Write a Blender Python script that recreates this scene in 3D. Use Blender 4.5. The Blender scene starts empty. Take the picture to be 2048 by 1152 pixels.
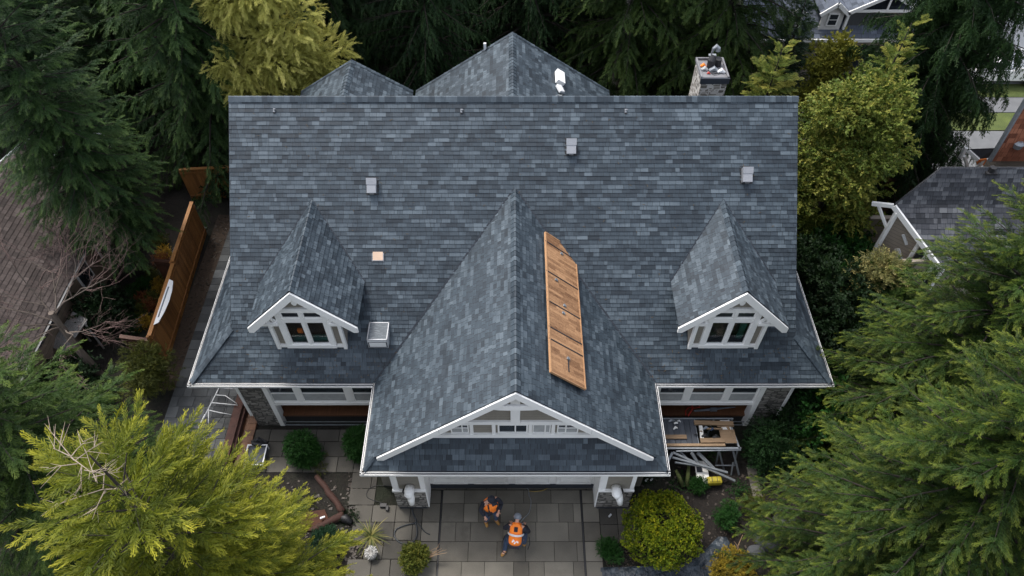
import bpy, math, random
import numpy as np
from mathutils import Vector, Matrix
from mathutils.geometry import tessellate_polygon
R_ = math.radians; PI = math.pi
S = bpy.context.scene; C = bpy.context.collection
# ---------------------------------------------------------------- camera
TH, FPX, CAMH = R_(50.794), 1441.43, 24.0
cam = bpy.data.objects.new("camera", bpy.data.cameras.new("camera")); C.objects.link(cam)
cam.location = (0, 0, CAMH); cam.rotation_euler = (PI/2 - TH, 0, 0)
cam.data.sensor_width = 36; cam.data.lens = FPX/2048*36
cam.data.clip_start = .5; cam.data.clip_end = 1500
S.camera = cam
S.render.resolution_x, S.render.resolution_y = 1024, 576
# ---------------------------------------------------------------- light
SUN_EL, SUN_AZ = 60, 318       # azimuth of the sun, degrees clockwise from +Y
w = bpy.data.worlds.new("World"); S.world = w; w.use_nodes = True
nt = w.node_tree; bg = nt.nodes["Background"]
sky = nt.nodes.new("ShaderNodeTexSky"); sky.sky_type = 'NISHITA'; sky.sun_disc = False
sky.sun_elevation = R_(SUN_EL); sky.sun_rotation = R_(SUN_AZ)
sky.air_density = 1.0; sky.dust_density = 3.0; sky.ozone_density = 1.0
hs = nt.nodes.new("ShaderNodeHueSaturation"); hs.inputs["Saturation"].default_value = .42
nt.links.new(sky.outputs[0], hs.inputs["Color"]); nt.links.new(hs.outputs[0], bg.inputs[0])
bg.inputs[1].default_value = .15
sun = bpy.data.objects.new("sun", bpy.data.lights.new("sun", 'SUN')); C.objects.link(sun)
sun.data.energy = 1.15; sun.data.angle = R_(14); sun.data.color = (1, .955, .88)
az, el = R_(SUN_AZ), R_(SUN_EL)
sd = Vector((math.sin(az)*math.cos(el), math.cos(az)*math.cos(el), math.sin(el)))
sun.rotation_euler = sd.to_track_quat('Z', 'Y').to_euler(); sun.location = sd*60
S.view_settings.view_transform = 'Standard'; S.view_settings.look = 'None'
S.view_settings.exposure = 1.3; S.view_settings.gamma = 1
# ---------------------------------------------------------------- helpers
def at(u, v, z=0.):            # where the sight line of a photo pixel meets height z
    ph = TH + math.atan((v-576)/FPX); Y = (CAMH-z)/math.tan(ph)
    d = Y*math.cos(TH) + (CAMH-z)*math.sin(TH)
    return Vector(((u-1024)/FPX*d, Y, z))
def on_plane(u, v, P, n):      # where it meets a plane
    d = Vector((u-1024, FPX*math.cos(TH)-(v-576)*math.sin(TH), -FPX*math.sin(TH)-(v-576)*math.cos(TH)))
    o = Vector((0, 0, CAMH)); return o + d*((P-o).dot(n)/d.dot(n))
def tag(o, label=None, cat=None, group=None, kind=None):
    if label: o['label'] = label
    if cat: o['category'] = cat
    if group: o['group'] = group
    if kind: o['kind'] = kind
    return o
def empty(name, loc=(0, 0, 0), rz=0, label=None, cat=None, group=None):
    o = bpy.data.objects.new(name, None); C.objects.link(o); o.location = loc; o.rotation_euler = (0, 0, rz)
    o.empty_display_size = .2
    return tag(o, label, cat, group)
def link(name, me, m, parent=None, smooth=False):
    o = bpy.data.objects.new(name, me); C.objects.link(o)
    if m is not None and not me.materials: me.materials.append(m)
    if parent: o.parent = parent
    if smooth: me.polygons.foreach_set("use_smooth", [True]*len(me.polygons))
    return o
class MB:
    def __init__(s): s.v = []; s.f = []; s.c = []
    def add(s, vs, fs, col=None):
        b = len(s.v); s.v += [tuple(p) for p in vs]; s.f += [tuple(b+i for i in f) for f in fs]
        s.c += [col or (0.5, .5, .5, 1)]*len(vs); return s
    def box(s, x0, x1, y0, y1, z0, z1, col=None):
        return s.obox(((x0+x1)/2, (y0+y1)/2, (z0+z1)/2), (1, 0, 0), (0, 1, 0), (0, 0, 1), (x1-x0)/2, (y1-y0)/2, (z1-z0)/2, col)
    def obox(s, c, ax, ay, az, hx, hy, hz, col=None):
        c, ax, ay, az = map(Vector, (c, ax, ay, az))
        vs = [c+ax*hx*i+ay*hy*j+az*hz*k for k in (-1, 1) for j in (-1, 1) for i in (-1, 1)]
        return s.add(vs, [(0, 2, 3, 1), (4, 5, 7, 6), (0, 1, 5, 4), (2, 6, 7, 3), (0, 4, 6, 2), (1, 3, 7, 5)], col)
    def bar(s, a, b, w, h, up=(0, 0, 1), col=None):
        a, b = Vector(a), Vector(b); d = b-a; L = d.length; d.normalize()
        sd_ = d.cross(Vector(up))
        if sd_.length < 1e-4: sd_ = d.cross(Vector((0, 1, 0)))
        sd_.normalize(); u = sd_.cross(d).normalized()
        return s.obox((a+b)/2, d, sd_, u, L/2, w/2, h/2, col)
    def prism(s, pts, d, col=None):     # polygon of 3D points, extruded by d
        pts = [Vector(p) for p in pts]; d = Vector(d); n = len(pts)
        return s.add(pts+[p+d for p in pts], [tuple(range(n))[::-1], tuple(range(n, 2*n))]+[(i, (i+1) % n, n+(i+1) % n, n+i) for i in range(n)], col)
    def tube(s, pts, r, n=8, col=None, cap=True):
        pts = [Vector(p) for p in pts]; k = len(pts)
        rr = r if hasattr(r, '__len__') else [r]*k
        vs = []; pu = None
        for i, p in enumerate(pts):
            t = (pts[min(i+1, k-1)]-pts[max(i-1, 0)]).normalized()
            if pu is None: pu = t.orthogonal().normalized()
            pu = (pu-t*pu.dot(t)).normalized(); w_ = t.cross(pu)
            vs += [p+(pu*math.cos(2*PI*j/n)+w_*math.sin(2*PI*j/n))*rr[i] for j in range(n)]
        fs = [(i*n+j, i*n+(j+1) % n, (i+1)*n+(j+1) % n, (i+1)*n+j) for i in range(k-1) for j in range(n)]
        if cap: fs += [tuple(range(n))[::-1], tuple((k-1)*n+j for j in range(n))]
        return s.add(vs, fs, col)
    def build(s, name, m, parent=None, bevel=0, smooth=False):
        me = bpy.data.meshes.new(name); me.from_pydata(s.v, [], s.f)
        a = me.color_attributes.new("dat", 'FLOAT_COLOR', 'POINT')
        a.data.foreach_set("color", np.array(s.c, np.float32).ravel())
        me.update(); o = link(name, me, m, parent, smooth)
        if bevel:
            b = o.modifiers.new("b", 'BEVEL'); b.width = bevel; b.segments = 2; b.limit_method = 'ANGLE'
        return o
def npmesh(name, V, Q, col):            # V (n,3), Q (m,4) quads, col (n,4)
    me = bpy.data.meshes.new(name); n, m = len(V), len(Q)
    me.vertices.add(n); me.vertices.foreach_set("co", V.astype(np.float32).ravel())
    me.loops.add(m*4); me.loops.foreach_set("vertex_index", Q.astype(np.int32).ravel())
    me.polygons.add(m); me.polygons.foreach_set("loop_start", np.arange(0, m*4, 4, dtype=np.int32))
    me.polygons.foreach_set("loop_total", np.full(m, 4, np.int32))
    a = me.color_attributes.new("dat", 'FLOAT_COLOR', 'POINT'); a.data.foreach_set("color", col.astype(np.float32).ravel())
    me.update(calc_edges=True); return me
def clip(poly, a, b):                   # keep the left side of a->b (2D, convex clipper counter-clockwise)
    out = []; n = len(poly)
    sd_ = lambda p: (b[0]-a[0])*(p[1]-a[1])-(b[1]-a[1])*(p[0]-a[0])
    for i in range(n):
        p, q = poly[i], poly[(i+1) % n]; sp, sq = sd_(p), sd_(q)
        if sp >= 0: out.append(p)
        if (sp > 0 > sq) or (sp < 0 < sq):
            t = sp/(sp-sq); out.append((p[0]+(q[0]-p[0])*t, p[1]+(q[1]-p[1])*t))
    return out
# ---------------------------------------------------------------- materials
class NT:
    def __init__(s, name):
        s.m = bpy.data.materials.new(name); s.m.use_nodes = True; s.t = s.m.node_tree
        s.b = s.t.nodes["Principled BSDF"]; s.out = s.t.nodes["Material Output"]
    def n(s, typ, **kw):
        o = s.t.nodes.new("ShaderNode"+typ)
        for k, v in kw.items():
            if k in o.inputs.keys(): o.inputs[k].default_value = v
            else: setattr(o, k, v)
        return o
    def l(s, a, b): s.t.links.new(a, b)
    def coord(s): return s.n("TexCoord").outputs["Object"]
    def noise(s, scale, detail=4, vec=None, rough=.55):
        o = s.n("TexNoise"); o.inputs["Scale"].default_value = scale; o.inputs["Detail"].default_value = detail
        o.inputs["Roughness"].default_value = rough; s.l(vec or s.coord(), o.inputs["Vector"]); return o.outputs[0]
    def ramp(s, fac, stops, const=False):
        o = s.n("ValToRGB"); e = o.color_ramp.elements
        while len(e) < len(stops): e.new(.5)
        for i, (p, c) in enumerate(stops): e[i].position = p; e[i].color = (*c, 1) if len(c) == 3 else c
        if const: o.color_ramp.interpolation = 'CONSTANT'
        s.l(fac, o.inputs[0]); return o.outputs[0]
    def mix(s, f, a, b, mode='MIX'):
        o = s.n("Mix", data_type='RGBA', blend_type=mode)
        for x, i in ((f, 0), (a, 6), (b, 7)):
            if isinstance(x, (int, float)): o.inputs[i].default_value = x
            elif isinstance(x, tuple): o.inputs[i].default_value = (*x, 1)
            else: s.l(x, o.inputs[i])
        return o.outputs[2]
    def math(s, op, a, b=0.):
        o = s.n("Math", operation=op)
        for i, x in enumerate((a, b)):
            if isinstance(x, (int, float)): o.inputs[i].default_value = x
            else: s.l(x, o.inputs[i])
        return o.outputs[0]
    def dat(s):
        a = s.n("Attribute"); a.attribute_name = "dat"; q = s.n("SeparateColor"); s.l(a.outputs["Color"], q.inputs[0]); return q.outputs
    def fin(s, col, rough=.7, bump=None, bs=.3, bd=.01, spec=.5):
        if isinstance(col, tuple): s.b.inputs["Base Color"].default_value = (*col, 1)
        else: s.l(col, s.b.inputs["Base Color"])
        if isinstance(rough, (int, float)): s.b.inputs["Roughness"].default_value = rough
        else: s.l(rough, s.b.inputs["Roughness"])
        s.b.inputs["Specular IOR Level"].default_value = spec
        if bump is not None:
            b = s.n("Bump"); b.inputs["Strength"].default_value = bs; b.inputs["Distance"].default_value = bd
            s.l(bump, b.inputs["Height"]); s.l(b.outputs[0], s.b.inputs["Normal"])
        return s.m
def m_plain(name, c, rough=.6, var=.12, scale=3., metal=0., spec=.5, fine=40):
    k = NT(name); d = tuple(x*(1-var) for x in c); e = tuple(min(1, x*(1+var)) for x in c)
    n1 = k.noise(scale, 5); n2 = k.noise(fine, 3)
    f = k.math('ADD', k.math('MULTIPLY', n1, .65), k.math('MULTIPLY', n2, .35))
    k.b.inputs["Metallic"].default_value = metal
    return k.fin(k.ramp(f, [(.32, d), (.68, e)]), rough, n2, .15, .004, spec)
def m_shingle(name, dark, mid, light, rough=.82, joint=.017):
    k = NT(name); r, g, b = k.dat()[:3]
    big = k.noise(.55, 5, rough=.65); mid_n = k.noise(3.2, 4); gr = k.noise(90, 2)
    mp = k.n("Mapping"); mp.inputs["Scale"].default_value = (30, 3.5, 3.5); k.l(k.coord(), mp.inputs[0]); st = k.noise(1., 3, mp.outputs[0])
    f = k.math('ADD', k.math('MULTIPLY', r, .70), k.math('MULTIPLY', big, .34))
    f = k.math('ADD', k.math('SUBTRACT', f, .03), k.math('MULTIPLY', k.math('SUBTRACT', mid_n, .5), .3))
    f = k.math('ADD', f, k.math('MULTIPLY', k.math('SUBTRACT', st, .5), .45))
    f = k.math('ADD', f, k.math('MULTIPLY', k.math('SUBTRACT', gr, .5), .22))
    col = k.ramp(f, [(.12, dark), (.5, mid), (.9, light)])
    j = k.math('LESS_THAN', g, joint)
    col = k.mix(k.math('MULTIPLY', j, .72), col, tuple(x*.35 for x in dark))
    return k.fin(col, rough, gr, .35, .004, .35)
def m_slab(name, dark, light, rough=.85, sc=1.0, stain=(.03, .028, .024)):
    k = NT(name); r, g, b = k.dat()[:3]
    big = k.noise(.5*sc, 5, rough=.65); m1 = k.noise(4*sc, 5); gr = k.noise(55, 3)
    f = k.math('ADD', k.math('MULTIPLY', r, .5), k.math('MULTIPLY', m1, .5))
    f = k.math('ADD', f, k.math('MULTIPLY', k.math('SUBTRACT', gr, .5), .5))
    col = k.ramp(f, [(.2, dark), (.85, light)])
    col = k.mix(k.ramp(big, [(.42, (0, 0, 0)), (.7, (.6, .6, .6))]), col, stain)
    return k.fin(col, rough, gr, .4, .005, .4)
def m_leaf(name, dark, mid, light, tip, tipamt=.75, trans=.28, clump=.9):
    k = NT(name); r, g, b = k.dat()[:3]
    cl = k.noise(clump, 3); f = k.math('ADD', k.math('MULTIPLY', g, .6), k.math('MULTIPLY', cl, .4))
    col = k.ramp(f, [(.25, dark), (.5, mid), (.78, light)])
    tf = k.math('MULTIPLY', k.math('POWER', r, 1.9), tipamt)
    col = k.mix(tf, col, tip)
    k.fin(col, .62, spec=.25)
    tr = k.n("BsdfTranslucent"); k.l(col, tr.inputs[0])
    mx = k.n("MixShader"); mx.inputs[0].default_value = trans
    k.l(k.b.outputs[0], mx.inputs[1]); k.l(tr.outputs[0], mx.inputs[2]); k.l(mx.outputs[0], k.out.inputs[0])
    return k.m
def m_wood(name, dark, light, axis=0, scale=6., rough=.6, board=None, bw=.14):
    k = NT(name); r, g, b = k.dat()[:3]; mp = k.n("Mapping"); sc = [scale*4]*3; sc[axis] = scale*.35; mp.inputs["Scale"].default_value = sc
    k.l(k.coord(), mp.inputs[0]); g1 = k.noise(1., 6, mp.outputs[0], .6); n2 = k.noise(1.3, 4)
    f = k.math('ADD', k.math('MULTIPLY', g1, .5), k.math('MULTIPLY', n2, .25))
    f = k.math('ADD', f, k.math('MULTIPLY', r, .3))
    return k.fin(k.ramp(f, [(.3, dark), (.72, light)]), rough, g1, .3, .005)
def m_siding(name, c, pitch=.11):
    k = NT(name); sp = k.n("SeparateXYZ"); k.l(k.coord(), sp.inputs[0])
    fr = k.math('FRACT', k.math('MULTIPLY', sp.outputs[2], 1/pitch))
    n = k.noise(2.5, 4); col = k.ramp(n, [(.3, tuple(x*.9 for x in c)), (.7, tuple(x*1.06 for x in c))])
    col = k.mix(k.math('LESS_THAN', fr, .1), col, tuple(x*.5 for x in c))
    return k.fin(col, .75, fr, .5, .02)
def m_stone(name, cols, mortar, scale=1., rough=.85, sq=(3.2, 3.2, 7.)):
    k = NT(name); mp = k.n("Mapping"); mp.inputs["Scale"].default_value = tuple(q*scale for q in sq); k.l(k.coord(), mp.inputs[0])
    ns = k.n("TexNoise"); ns.inputs["Scale"].default_value = .6; k.l(mp.outputs[0], ns.inputs["Vector"])
    v = k.n("VectorMath", operation='ADD'); sc = k.n("VectorMath", operation='SCALE'); sc.inputs["Scale"].default_value = .35
    k.l(ns.outputs["Color"], sc.inputs[0]); k.l(mp.outputs[0], v.inputs[0]); k.l(sc.outputs[0], v.inputs[1])
    v1 = k.n("TexVoronoi", distance='CHEBYCHEV'); v1.inputs["Scale"].default_value = 1.; k.l(v.outputs[0], v1.inputs["Vector"])
    v2 = k.n("TexVoronoi", feature='DISTANCE_TO_EDGE'); v2.inputs["Scale"].default_value = 1.; k.l(v.outputs[0], v2.inputs["Vector"])
    q = k.n("SeparateColor"); k.l(v1.outputs["Color"], q.inputs[0])
    v3 = k.n("TexVoronoi", feature='F2', distance='CHEBYCHEV'); v3.inputs["Scale"].default_value = 1.; k.l(v.outputs[0], v3.inputs["Vector"])
    edge = k.math('SUBTRACT', v3.outputs["Distance"], v1.outputs["Distance"])
    col = k.ramp(q.outputs[0], [(i/(len(cols)-1), c) for i, c in enumerate(cols)])
    col = k.mix(.35, col, k.ramp(k.noise(14, 4), [(.3, (.05, .05, .05)), (.7, (.5, .48, .45))]), 'OVERLAY')
    e = k.ramp(edge, [(.08, (1, 1, 1)), (.16, (0, 0, 0))])
    return k.fin(k.mix(e, col, mortar), rough, edge, .5, .02)
def m_glass(name, tint=(.02, .025, .03), rough=.05, clear=0.):
    k = NT(name); k.b.inputs["Transmission Weight"].default_value = clear; k.b.inputs["IOR"].default_value = 1.45
    n = k.noise(1.2, 2); return k.fin(k.ramp(n, [(.3, tint), (.8, tuple(x*1.5+.005 for x in tint))]) if not clear else tint, rough, spec=.6)
M = {}
M['shingle'] = m_shingle('slate_blue_shingles', (.012, .0185, .026), (.033, .047, .061), (.088, .113, .135), .55)
M['brownshingle'] = m_shingle('brown_shingles', (.034, .026, .024), (.062, .048, .044), (.10, .08, .074))
M['greyshingle'] = m_shingle('grey_shingles', (.022, .024, .029), (.05, .053, .062), (.12, .125, .135))
M['redshingle'] = m_shingle('red_roof_tiles', (.10, .030, .014), (.22, .075, .038), (.34, .135, .075))
M['white'] = m_plain('white_paint', (.84, .835, .815), .5, .04, 2.)
M['whitedirty'] = m_plain('worn_white_paint', (.62, .61, .585), .6, .1, 4.)
M['siding'] = m_siding('beige_siding', (.235, .215, .18))
M['siding2'] = m_siding('taupe_siding', (.30, .255, .21), .16)
M['stone'] = m_stone('stacked_stone', [(.13, .122, .11), (.30, .285, .26), (.21, .195, .18), (.42, .40, .37)], (.07, .066, .06))
M['chimstone'] = m_stone('chimney_stone', [(.13, .115, .095), (.24, .215, .185), (.09, .08, .07), (.3, .275, .24)], (.47, .445, .41), 1.2)
M['gutter'] = m_plain('dark_gutter', (.018, .022, .030), .35, .2)
M['black'] = m_plain('black_rubber', (.012, .012, .014), .55, .3)
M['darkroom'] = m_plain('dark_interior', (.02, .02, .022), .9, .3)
M['glass'] = m_glass('window_glass')
M['glassclear'] = m_glass('clear_glass', (.9, .93, .95), .02, 1.)
M['blind'] = m_plain('pale_blind', (.35, .36, .36), .7, .15, 5)
M['metal'] = m_plain('vent_metal', (.28, .29, .31), .4, .08, 6, .25)
M['greymetal'] = m_plain('galvanised_metal', (.26, .28, .30), .45, .2, 8, .5)
M['whitemetal'] = m_plain('white_metal', (.62, .63, .64), .4, .06)
M['drive'] = m_slab('driveway_slabs', (.085, .077, .063), (.20, .183, .151))
M['patio'] = m_slab('patio_slabs', (.045, .042, .036), (.115, .106, .09))
M['path'] = m_slab('slate_path_pavers', (.03, .034, .038), (.145, .155, .16), .8)
M['soil'] = None
k = NT('mulch_soil'); n1 = k.noise(.35, 6, rough=.7); n2 = k.noise(9, 6, rough=.7)
col = k.ramp(n2, [(.3, (.004, .003, .0025)), (.55, (.010, .007, .005)), (.75, (.024, .017, .012))])
col = k.mix(k.ramp(n1, [(.45, (0, 0, 0)), (.65, (.7, .7, .7))]), col, (.016, .022, .010)); M['soil'] = k.fin(col, .95, n2, .8, .05)
k = NT('mown_grass'); n1 = k.noise(1.2, 4); n2 = k.noise(30, 4)
M['grass'] = k.fin(k.ramp(k.math('ADD', k.math('MULTIPLY', n1, .5), k.math('MULTIPLY', n2, .5)), [(.35, (.03, .048, .009)), (.65, (.09, .115, .022))]), .9, n2, .6, .03)
k = NT('asphalt'); n1 = k.noise(.6, 5); n2 = k.noise(40, 3)
M['asphalt'] = k.fin(k.ramp(k.math('ADD', k.math('MULTIPLY', n1, .6), k.math('MULTIPLY', n2, .4)), [(.35, (.075, .082, .095)), (.65, (.13, .14, .155))]), .8, n2, .3, .01)
M['concrete'] = m_plain('pale_concrete', (.12, .124, .13), .85, .2, 1.5)
M['plank'] = m_wood('varnished_planks', (.13, .058, .024), (.42, .235, .118), 0, 5.)
M['cedarfence'] = m_wood('orange_cedar_fence', (.14, .052, .012), (.36, .16, .045), 2, 5.)
M['darkfence'] = m_wood('dark_cedar_fence', (.035, .015, .009), (.10, .04, .022), 2, 5.)
M['deck'] = m_wood('redwood_deck', (.055, .020, .008), (.17, .07, .028), 1, 5.)
M['log'] = m_wood('red_rotten_log', (.02, .008, .006), (.065, .025, .016), 0, 7., .85)
M['pine'] = m_wood('raw_pine', (.13, .08, .042), (.30, .20, .115), 0, 5.)
M['greyboard'] = m_wood('grey_platform_boards', (.028, .034, .045), (.075, .085, .105), 1, 5.)
M['greywood'] = m_wood('weathered_grey_wood', (.13, .12, .115), (.34, .33, .31), 1, 6., .9)
M['bark'] = m_wood('dark_bark', (.010, .008, .006), (.035, .028, .021), 2, 4., .95)
M['twig'] = m_wood('pale_twigs', (.16, .12, .085), (.38, .31, .24), 2, 4., .9)
M['barktwig'] = m_wood('brown_twigs', (.07, .055, .045), (.19, .15, .12), 2, 4., .9)
M['redtwig'] = m_wood('reddish_twigs', (.07, .04, .035), (.20, .13, .115), 2, 4., .9)
M['orange'] = m_plain('hi_vis_orange', (1.0, .23, .02), .7, .12, 6)
M['navy'] = m_plain('navy_cloth', (.012, .014, .024), .85, .35, 8)
M['denim'] = m_plain('blue_denim', (.035, .055, .10), .9, .3, 9)
M['band'] = m_plain('reflective_band', (.62, .60, .60), .4, .1)
M['skin'] = m_plain('skin', (.50, .27, .19), .55, .1)
M['tan'] = m_plain('tan_leather', (.30, .15, .035), .7, .3, 12)
M['greycloth'] = m_plain('grey_cloth', (.16, .18, .21), .8, .3, 9)
M['red'] = m_plain('red_paint', (.42, .035, .02), .5, .25)
M['tarp'] = m_plain('blue_black_tarp', (.020, .030, .042), .38, .4, 3)
M['rock'] = m_plain('grey_boulder', (.055, .06, .065), .85, .35, 2.5)
M['teal'] = m_plain('teal_bench', (.02, .10, .075), .6, .1)
M['peach'] = m_plain('bare_plywood', (.62, .45, .33), .75, .08)
M['hose'] = m_plain('hose_rubber', (.022, .028, .035), .45, .2)
M['yellowhose'] = m_plain('yellow_hose', (.22, .15, .03), .55, .2)
# ---------------------------------------------------------------- ground and paving
def sheet(name, pts, m, z=0., kind='structure'):
    b = MB(); b.add([(x, y, z) for x, y in pts], [tuple(range(len(pts)))]); return tag(b.build(name, m), kind=kind)
sheet('ground', [(-400, -200), (400, -200), (400, 800), (-400, 800)], M['soil'])
def slabs(name, x0, x1, y0, y1, rowh, widths, m, z, seed, gap=.02, th=.03, off=0, poly=None, kind='structure'):
    r = random.Random(seed); b = MB(); y = y0
    while y < y1-.02:
        h = min(rowh*(1 if off == 0 else r.uniform(.8, 1.2)), y1-y); x = x0
        while x < x1-.02:
            w_ = min(r.choice(widths), x1-x)
            if x1-x-w_ < .15: w_ = x1-x
            c = (x+w_/2, y+h/2)
            if poly is None or poly(c):
                dz = r.uniform(-.003, .003)
                b.box(x+gap/2, x+w_-gap/2, y+gap/2, y+h-gap/2, z, z+th+dz, (r.random(), 0, 0, 1))
            x += w_
        y += h
    return tag(b.build(name, m, bevel=.004), kind=kind)
slabs('driveway', -2.40, 2.36, 3.36, 10.44, .66, (.5, .75, .95, 1.1), M['drive'], .01, 1, .013)
slabs('driveway_border', -3.06, -2.46, 3.36, 10.44, .66, (.6,), M['drive'], .01, 2, .022)
slabs('driveway_border', 2.42, 2.98, 3.36, 10.44, .66, (.56,), M['drive'], .01, 3, .022)
slabs('driveway_edge_joint', -2.46, -2.40, 3.36, 10.44, 8, (.06,), M['black'], .004, 3, .0, .012)
slabs('driveway_edge_joint', 2.36, 2.42, 3.36, 10.44, 8, (.06,), M['black'], .004, 3, .0, .012)
slabs('patio', -5.4, -3.06, 6.2, 9.9, .62, (.5, .62, .8), M['patio'], .01, 4, .02,
      poly=lambda c: c[0] > -5.1 or c[1] > 8.6)
slabs('patio', -9.6, -4.75, 9.9, 12.8, .6, (.6, .7, .85), M['patio'], .01, 5, .02, poly=lambda c: c[0] > -5.9 or c[1] > 11.1)
slabs('patio', 2.98, 4.3, 8.6, 9.9, .62, (.6,), M['patio'], .01, 6, .02)
slabs('side_path', -13.0, -9.95, 11.6, 24.5, .42, (.3, .42, .42, .6), M['path'], .01, 7, .012, off=1)
slabs('garage_apron', -3.0, 3.0, 10.46, 10.62, .2, (.7,), M['drive'], .01, 9, .02)
sheet('gravel_strip', [(-13.75, 14.5), (-13.0, 14.5), (-13.0, 24), (-13.75, 24)], m_plain('bark_mulch', (.045, .03, .02), .95, .5, 12), .006)
# street at the top right
sheet('road', [(23.5, 34.4), (140, 34.4), (140, 44.5), (23.5, 44.5)], M['asphalt'], .02)
sheet('grass_verge', [(22, 33.05), (140, 33.05), (140, 34.25), (22, 34.25)], M['grass'], .03)
sheet('pavement', [(22, 31.7), (140, 31.7), (140, 33.0), (22, 33.0)], M['concrete'], .035)
sheet('front_lawn', [(21, 30.2), (140, 30.2), (140, 31.65), (21, 31.65)], M['grass'], .03)
sheet('driveway_far', [(20, 25.5), (27.2, 25.5), (28.6, 30.1), (20, 30.1)], M['concrete'], .05)
b = MB(); b.box(22, 140, 34.25, 34.4, 0, .12); tag(b.build('kerb', M['concrete']), kind='structure')
b = MB(); b.bar((31.2, 37.8, .026), (33.4, 43.2, .026), .12, .004); b.bar((28.6, 39.2, .026), (29.6, 42.4, .026), .12, .004); tag(b.build('road_marking', M['white']), kind='structure')

# ---------------------------------------------------------------- roofs
def roof_plane(b, P0, U, V, N, poly, seed, e=.141, wmin=.15, wmax=.38, th=.014, under=.10, var=1.):
    """one sloping plane of real shingle tabs; poly is (s,t) in metres along U and V, counter-clockwise"""
    P0, U, V, N = Vector(P0), Vector(U).normalized(), Vector(V).normalized(), Vector(N).normalized()
    r = random.Random(seed); s0 = min(p[0] for p in poly); s1 = max(p[0] for p in poly)
    t0 = min(p[1] for p in poly); t1 = max(p[1] for p in poly); n = len(poly)
    W = lambda s, t, h: P0+U*s+V*t+N*h
    vs = [W(s, t, -.002) for s, t in poly]+[W(s, t, -under) for s, t in poly]
    b.add(vs, [tuple(range(n)), tuple(range(n, 2*n))[::-1]]+[(i, n+i, n+(i+1) % n, (i+1) % n) for i in range(n)], (.1, .5, .5, 1))
    cr = [(poly[(i+1) % n][0]-poly[i][0])*(poly[(i+2) % n][1]-poly[(i+1) % n][1])-(poly[(i+1) % n][1]-poly[i][1])*(poly[(i+2) % n][0]-poly[(i+1) % n][0]) for i in range(n)]
    tris = [poly]
    if min(cr) < -1e-6:
        tris = []
        for t3 in tessellate_polygon([[Vector((p[0], p[1], 0)) for p in poly]]):
            q = [poly[i] for i in t3]; a = (q[1][0]-q[0][0])*(q[2][1]-q[0][1])-(q[1][1]-q[0][1])*(q[2][0]-q[0][0]); tris.append(q if a > 0 else q[::-1])
    t = t0
    while t < t1:
        x = s0-r.uniform(0, wmax); run = 0; tone = .5; wob = r.uniform(-.006, .006)
        while x < s1:
            wd = r.uniform(wmin, wmax)*r.choice((.6, 1, 1))
            if run <= 0: tone = .5+(r.random()-.5)*(.72 if r.random() < .85 else 1.2)*var; run = r.choice((1, 1, 1, 2, 3))
            run -= 1; tn = tone+(r.random()-.5)*.34
            q = [(x, t+wob), (x+wd, t+wob), (x+wd, t+e+.012), (x, t+e+.012)]
            q_ = q
            for tri in tris:
                q = q_
                for i in range(len(tri)):
                    q = clip(q, tri[i], tri[(i+1) % len(tri)])
                    if len(q) < 3: break
                if len(q) < 3: continue
                bump = r.choice((0, 0, .005)); hh = lambda tt: .003+(th+bump)*max(0, (t+e+.012-tt)/e)
                v3 = [W(a[0], a[1], hh(a[1])) for a in q]; m_ = len(q)
                base = len(b.v); b.v += [tuple(p) for p in v3]; b.f.append(tuple(range(base, base+m_)))
                b.c += [(tn, a[0]-x, (a[1]-t)/e, 1) for a in q]
                for i in range(m_):                          # the butt edge
                    a, c = q[i], q[(i+1) % m_]
                    if abs(a[1]-t-wob) < 1e-5 and abs(c[1]-t-wob) < 1e-5:
                        b.add([W(a[0], a[1], hh(a[1])), W(a[0], a[1], -.004), W(c[0], c[1], -.004), W(c[0], c[1], hh(c[1]))], [(0, 1, 2, 3)], (-.3, .5, 0, 1))
            x += wd
        t += e
def plane_from(P0, P1, Q):                # eave from P0 to P1, Q somewhere up the slope
    P0, P1, Q = Vector(P0), Vector(P1), Vector(Q); U = (P1-P0).normalized(); N = U.cross(Q-P0).normalized(); V = N.cross(U)
    if N.z < 0: N = -N
    return P0, U, V, N
def roof_poly(b, pts, seed, **kw):        # pts: 3D, first two along the eave; traversed so that the outline is counter-clockwise seen from above
    P0, U, V, N = plane_from(pts[0], pts[1], pts[-1])
    pl = [((Vector(p)-P0).dot(U), (Vector(p)-P0).dot(V)) for p in pts]
    a = sum(pl[i][0]*pl[(i+1) % len(pl)][1]-pl[(i+1) % len(pl)][0]*pl[i][1] for i in range(len(pl)))
    if a < 0: pl = pl[::-1]
    roof_plane(b, P0, U, V, N, pl, seed, **kw)
def caps(b, p0, p1, d1, d2, seed, step=.17, w_=.13, lift=.03):
    p0, p1, d1, d2 = map(Vector, (p0, p1, d1, d2)); d1.normalize(); d2.normalize()
    r = random.Random(seed); L = (p1-p0).length; ax = (p1-p0)/L; up = -(d1+d2); up.normalize() if up.length > 1e-3 else None
    n = int(L/step); step = L/n
    for i in range(n):
        tn = r.uniform(.2, .85); a = p0+ax*(i*step-.008); c = p0+ax*((i+1)*step+.02)
        for (e, h, lf) in ((a, lift+.016, 0), (c, lift, 0)):
            for (d, q, k_) in ((d1, 1, 0), (d1, .5, .008), (d1, .16, .012), (d2, .16, .012), (d2, .5, .008), (d2, 1, 0)):
                b.v.append(tuple(e+d*w_*q+up*(h+k_))); b.c.append((tn, .5 if e is a else step, 0, 1))
        s = len(b.v)-12
        b.f += [(s+j, s+j+1, s+7+j, s+6+j) for j in range(5)]
        b.add([tuple(b.v[s+j]) for j in range(6)]+[tuple(Vector(b.v[s+j])-up*.03) for j in range(6)], [(j, 6+j, 7+j, j+1) for j in range(5)], (-.4, .0, 0, 1))
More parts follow.
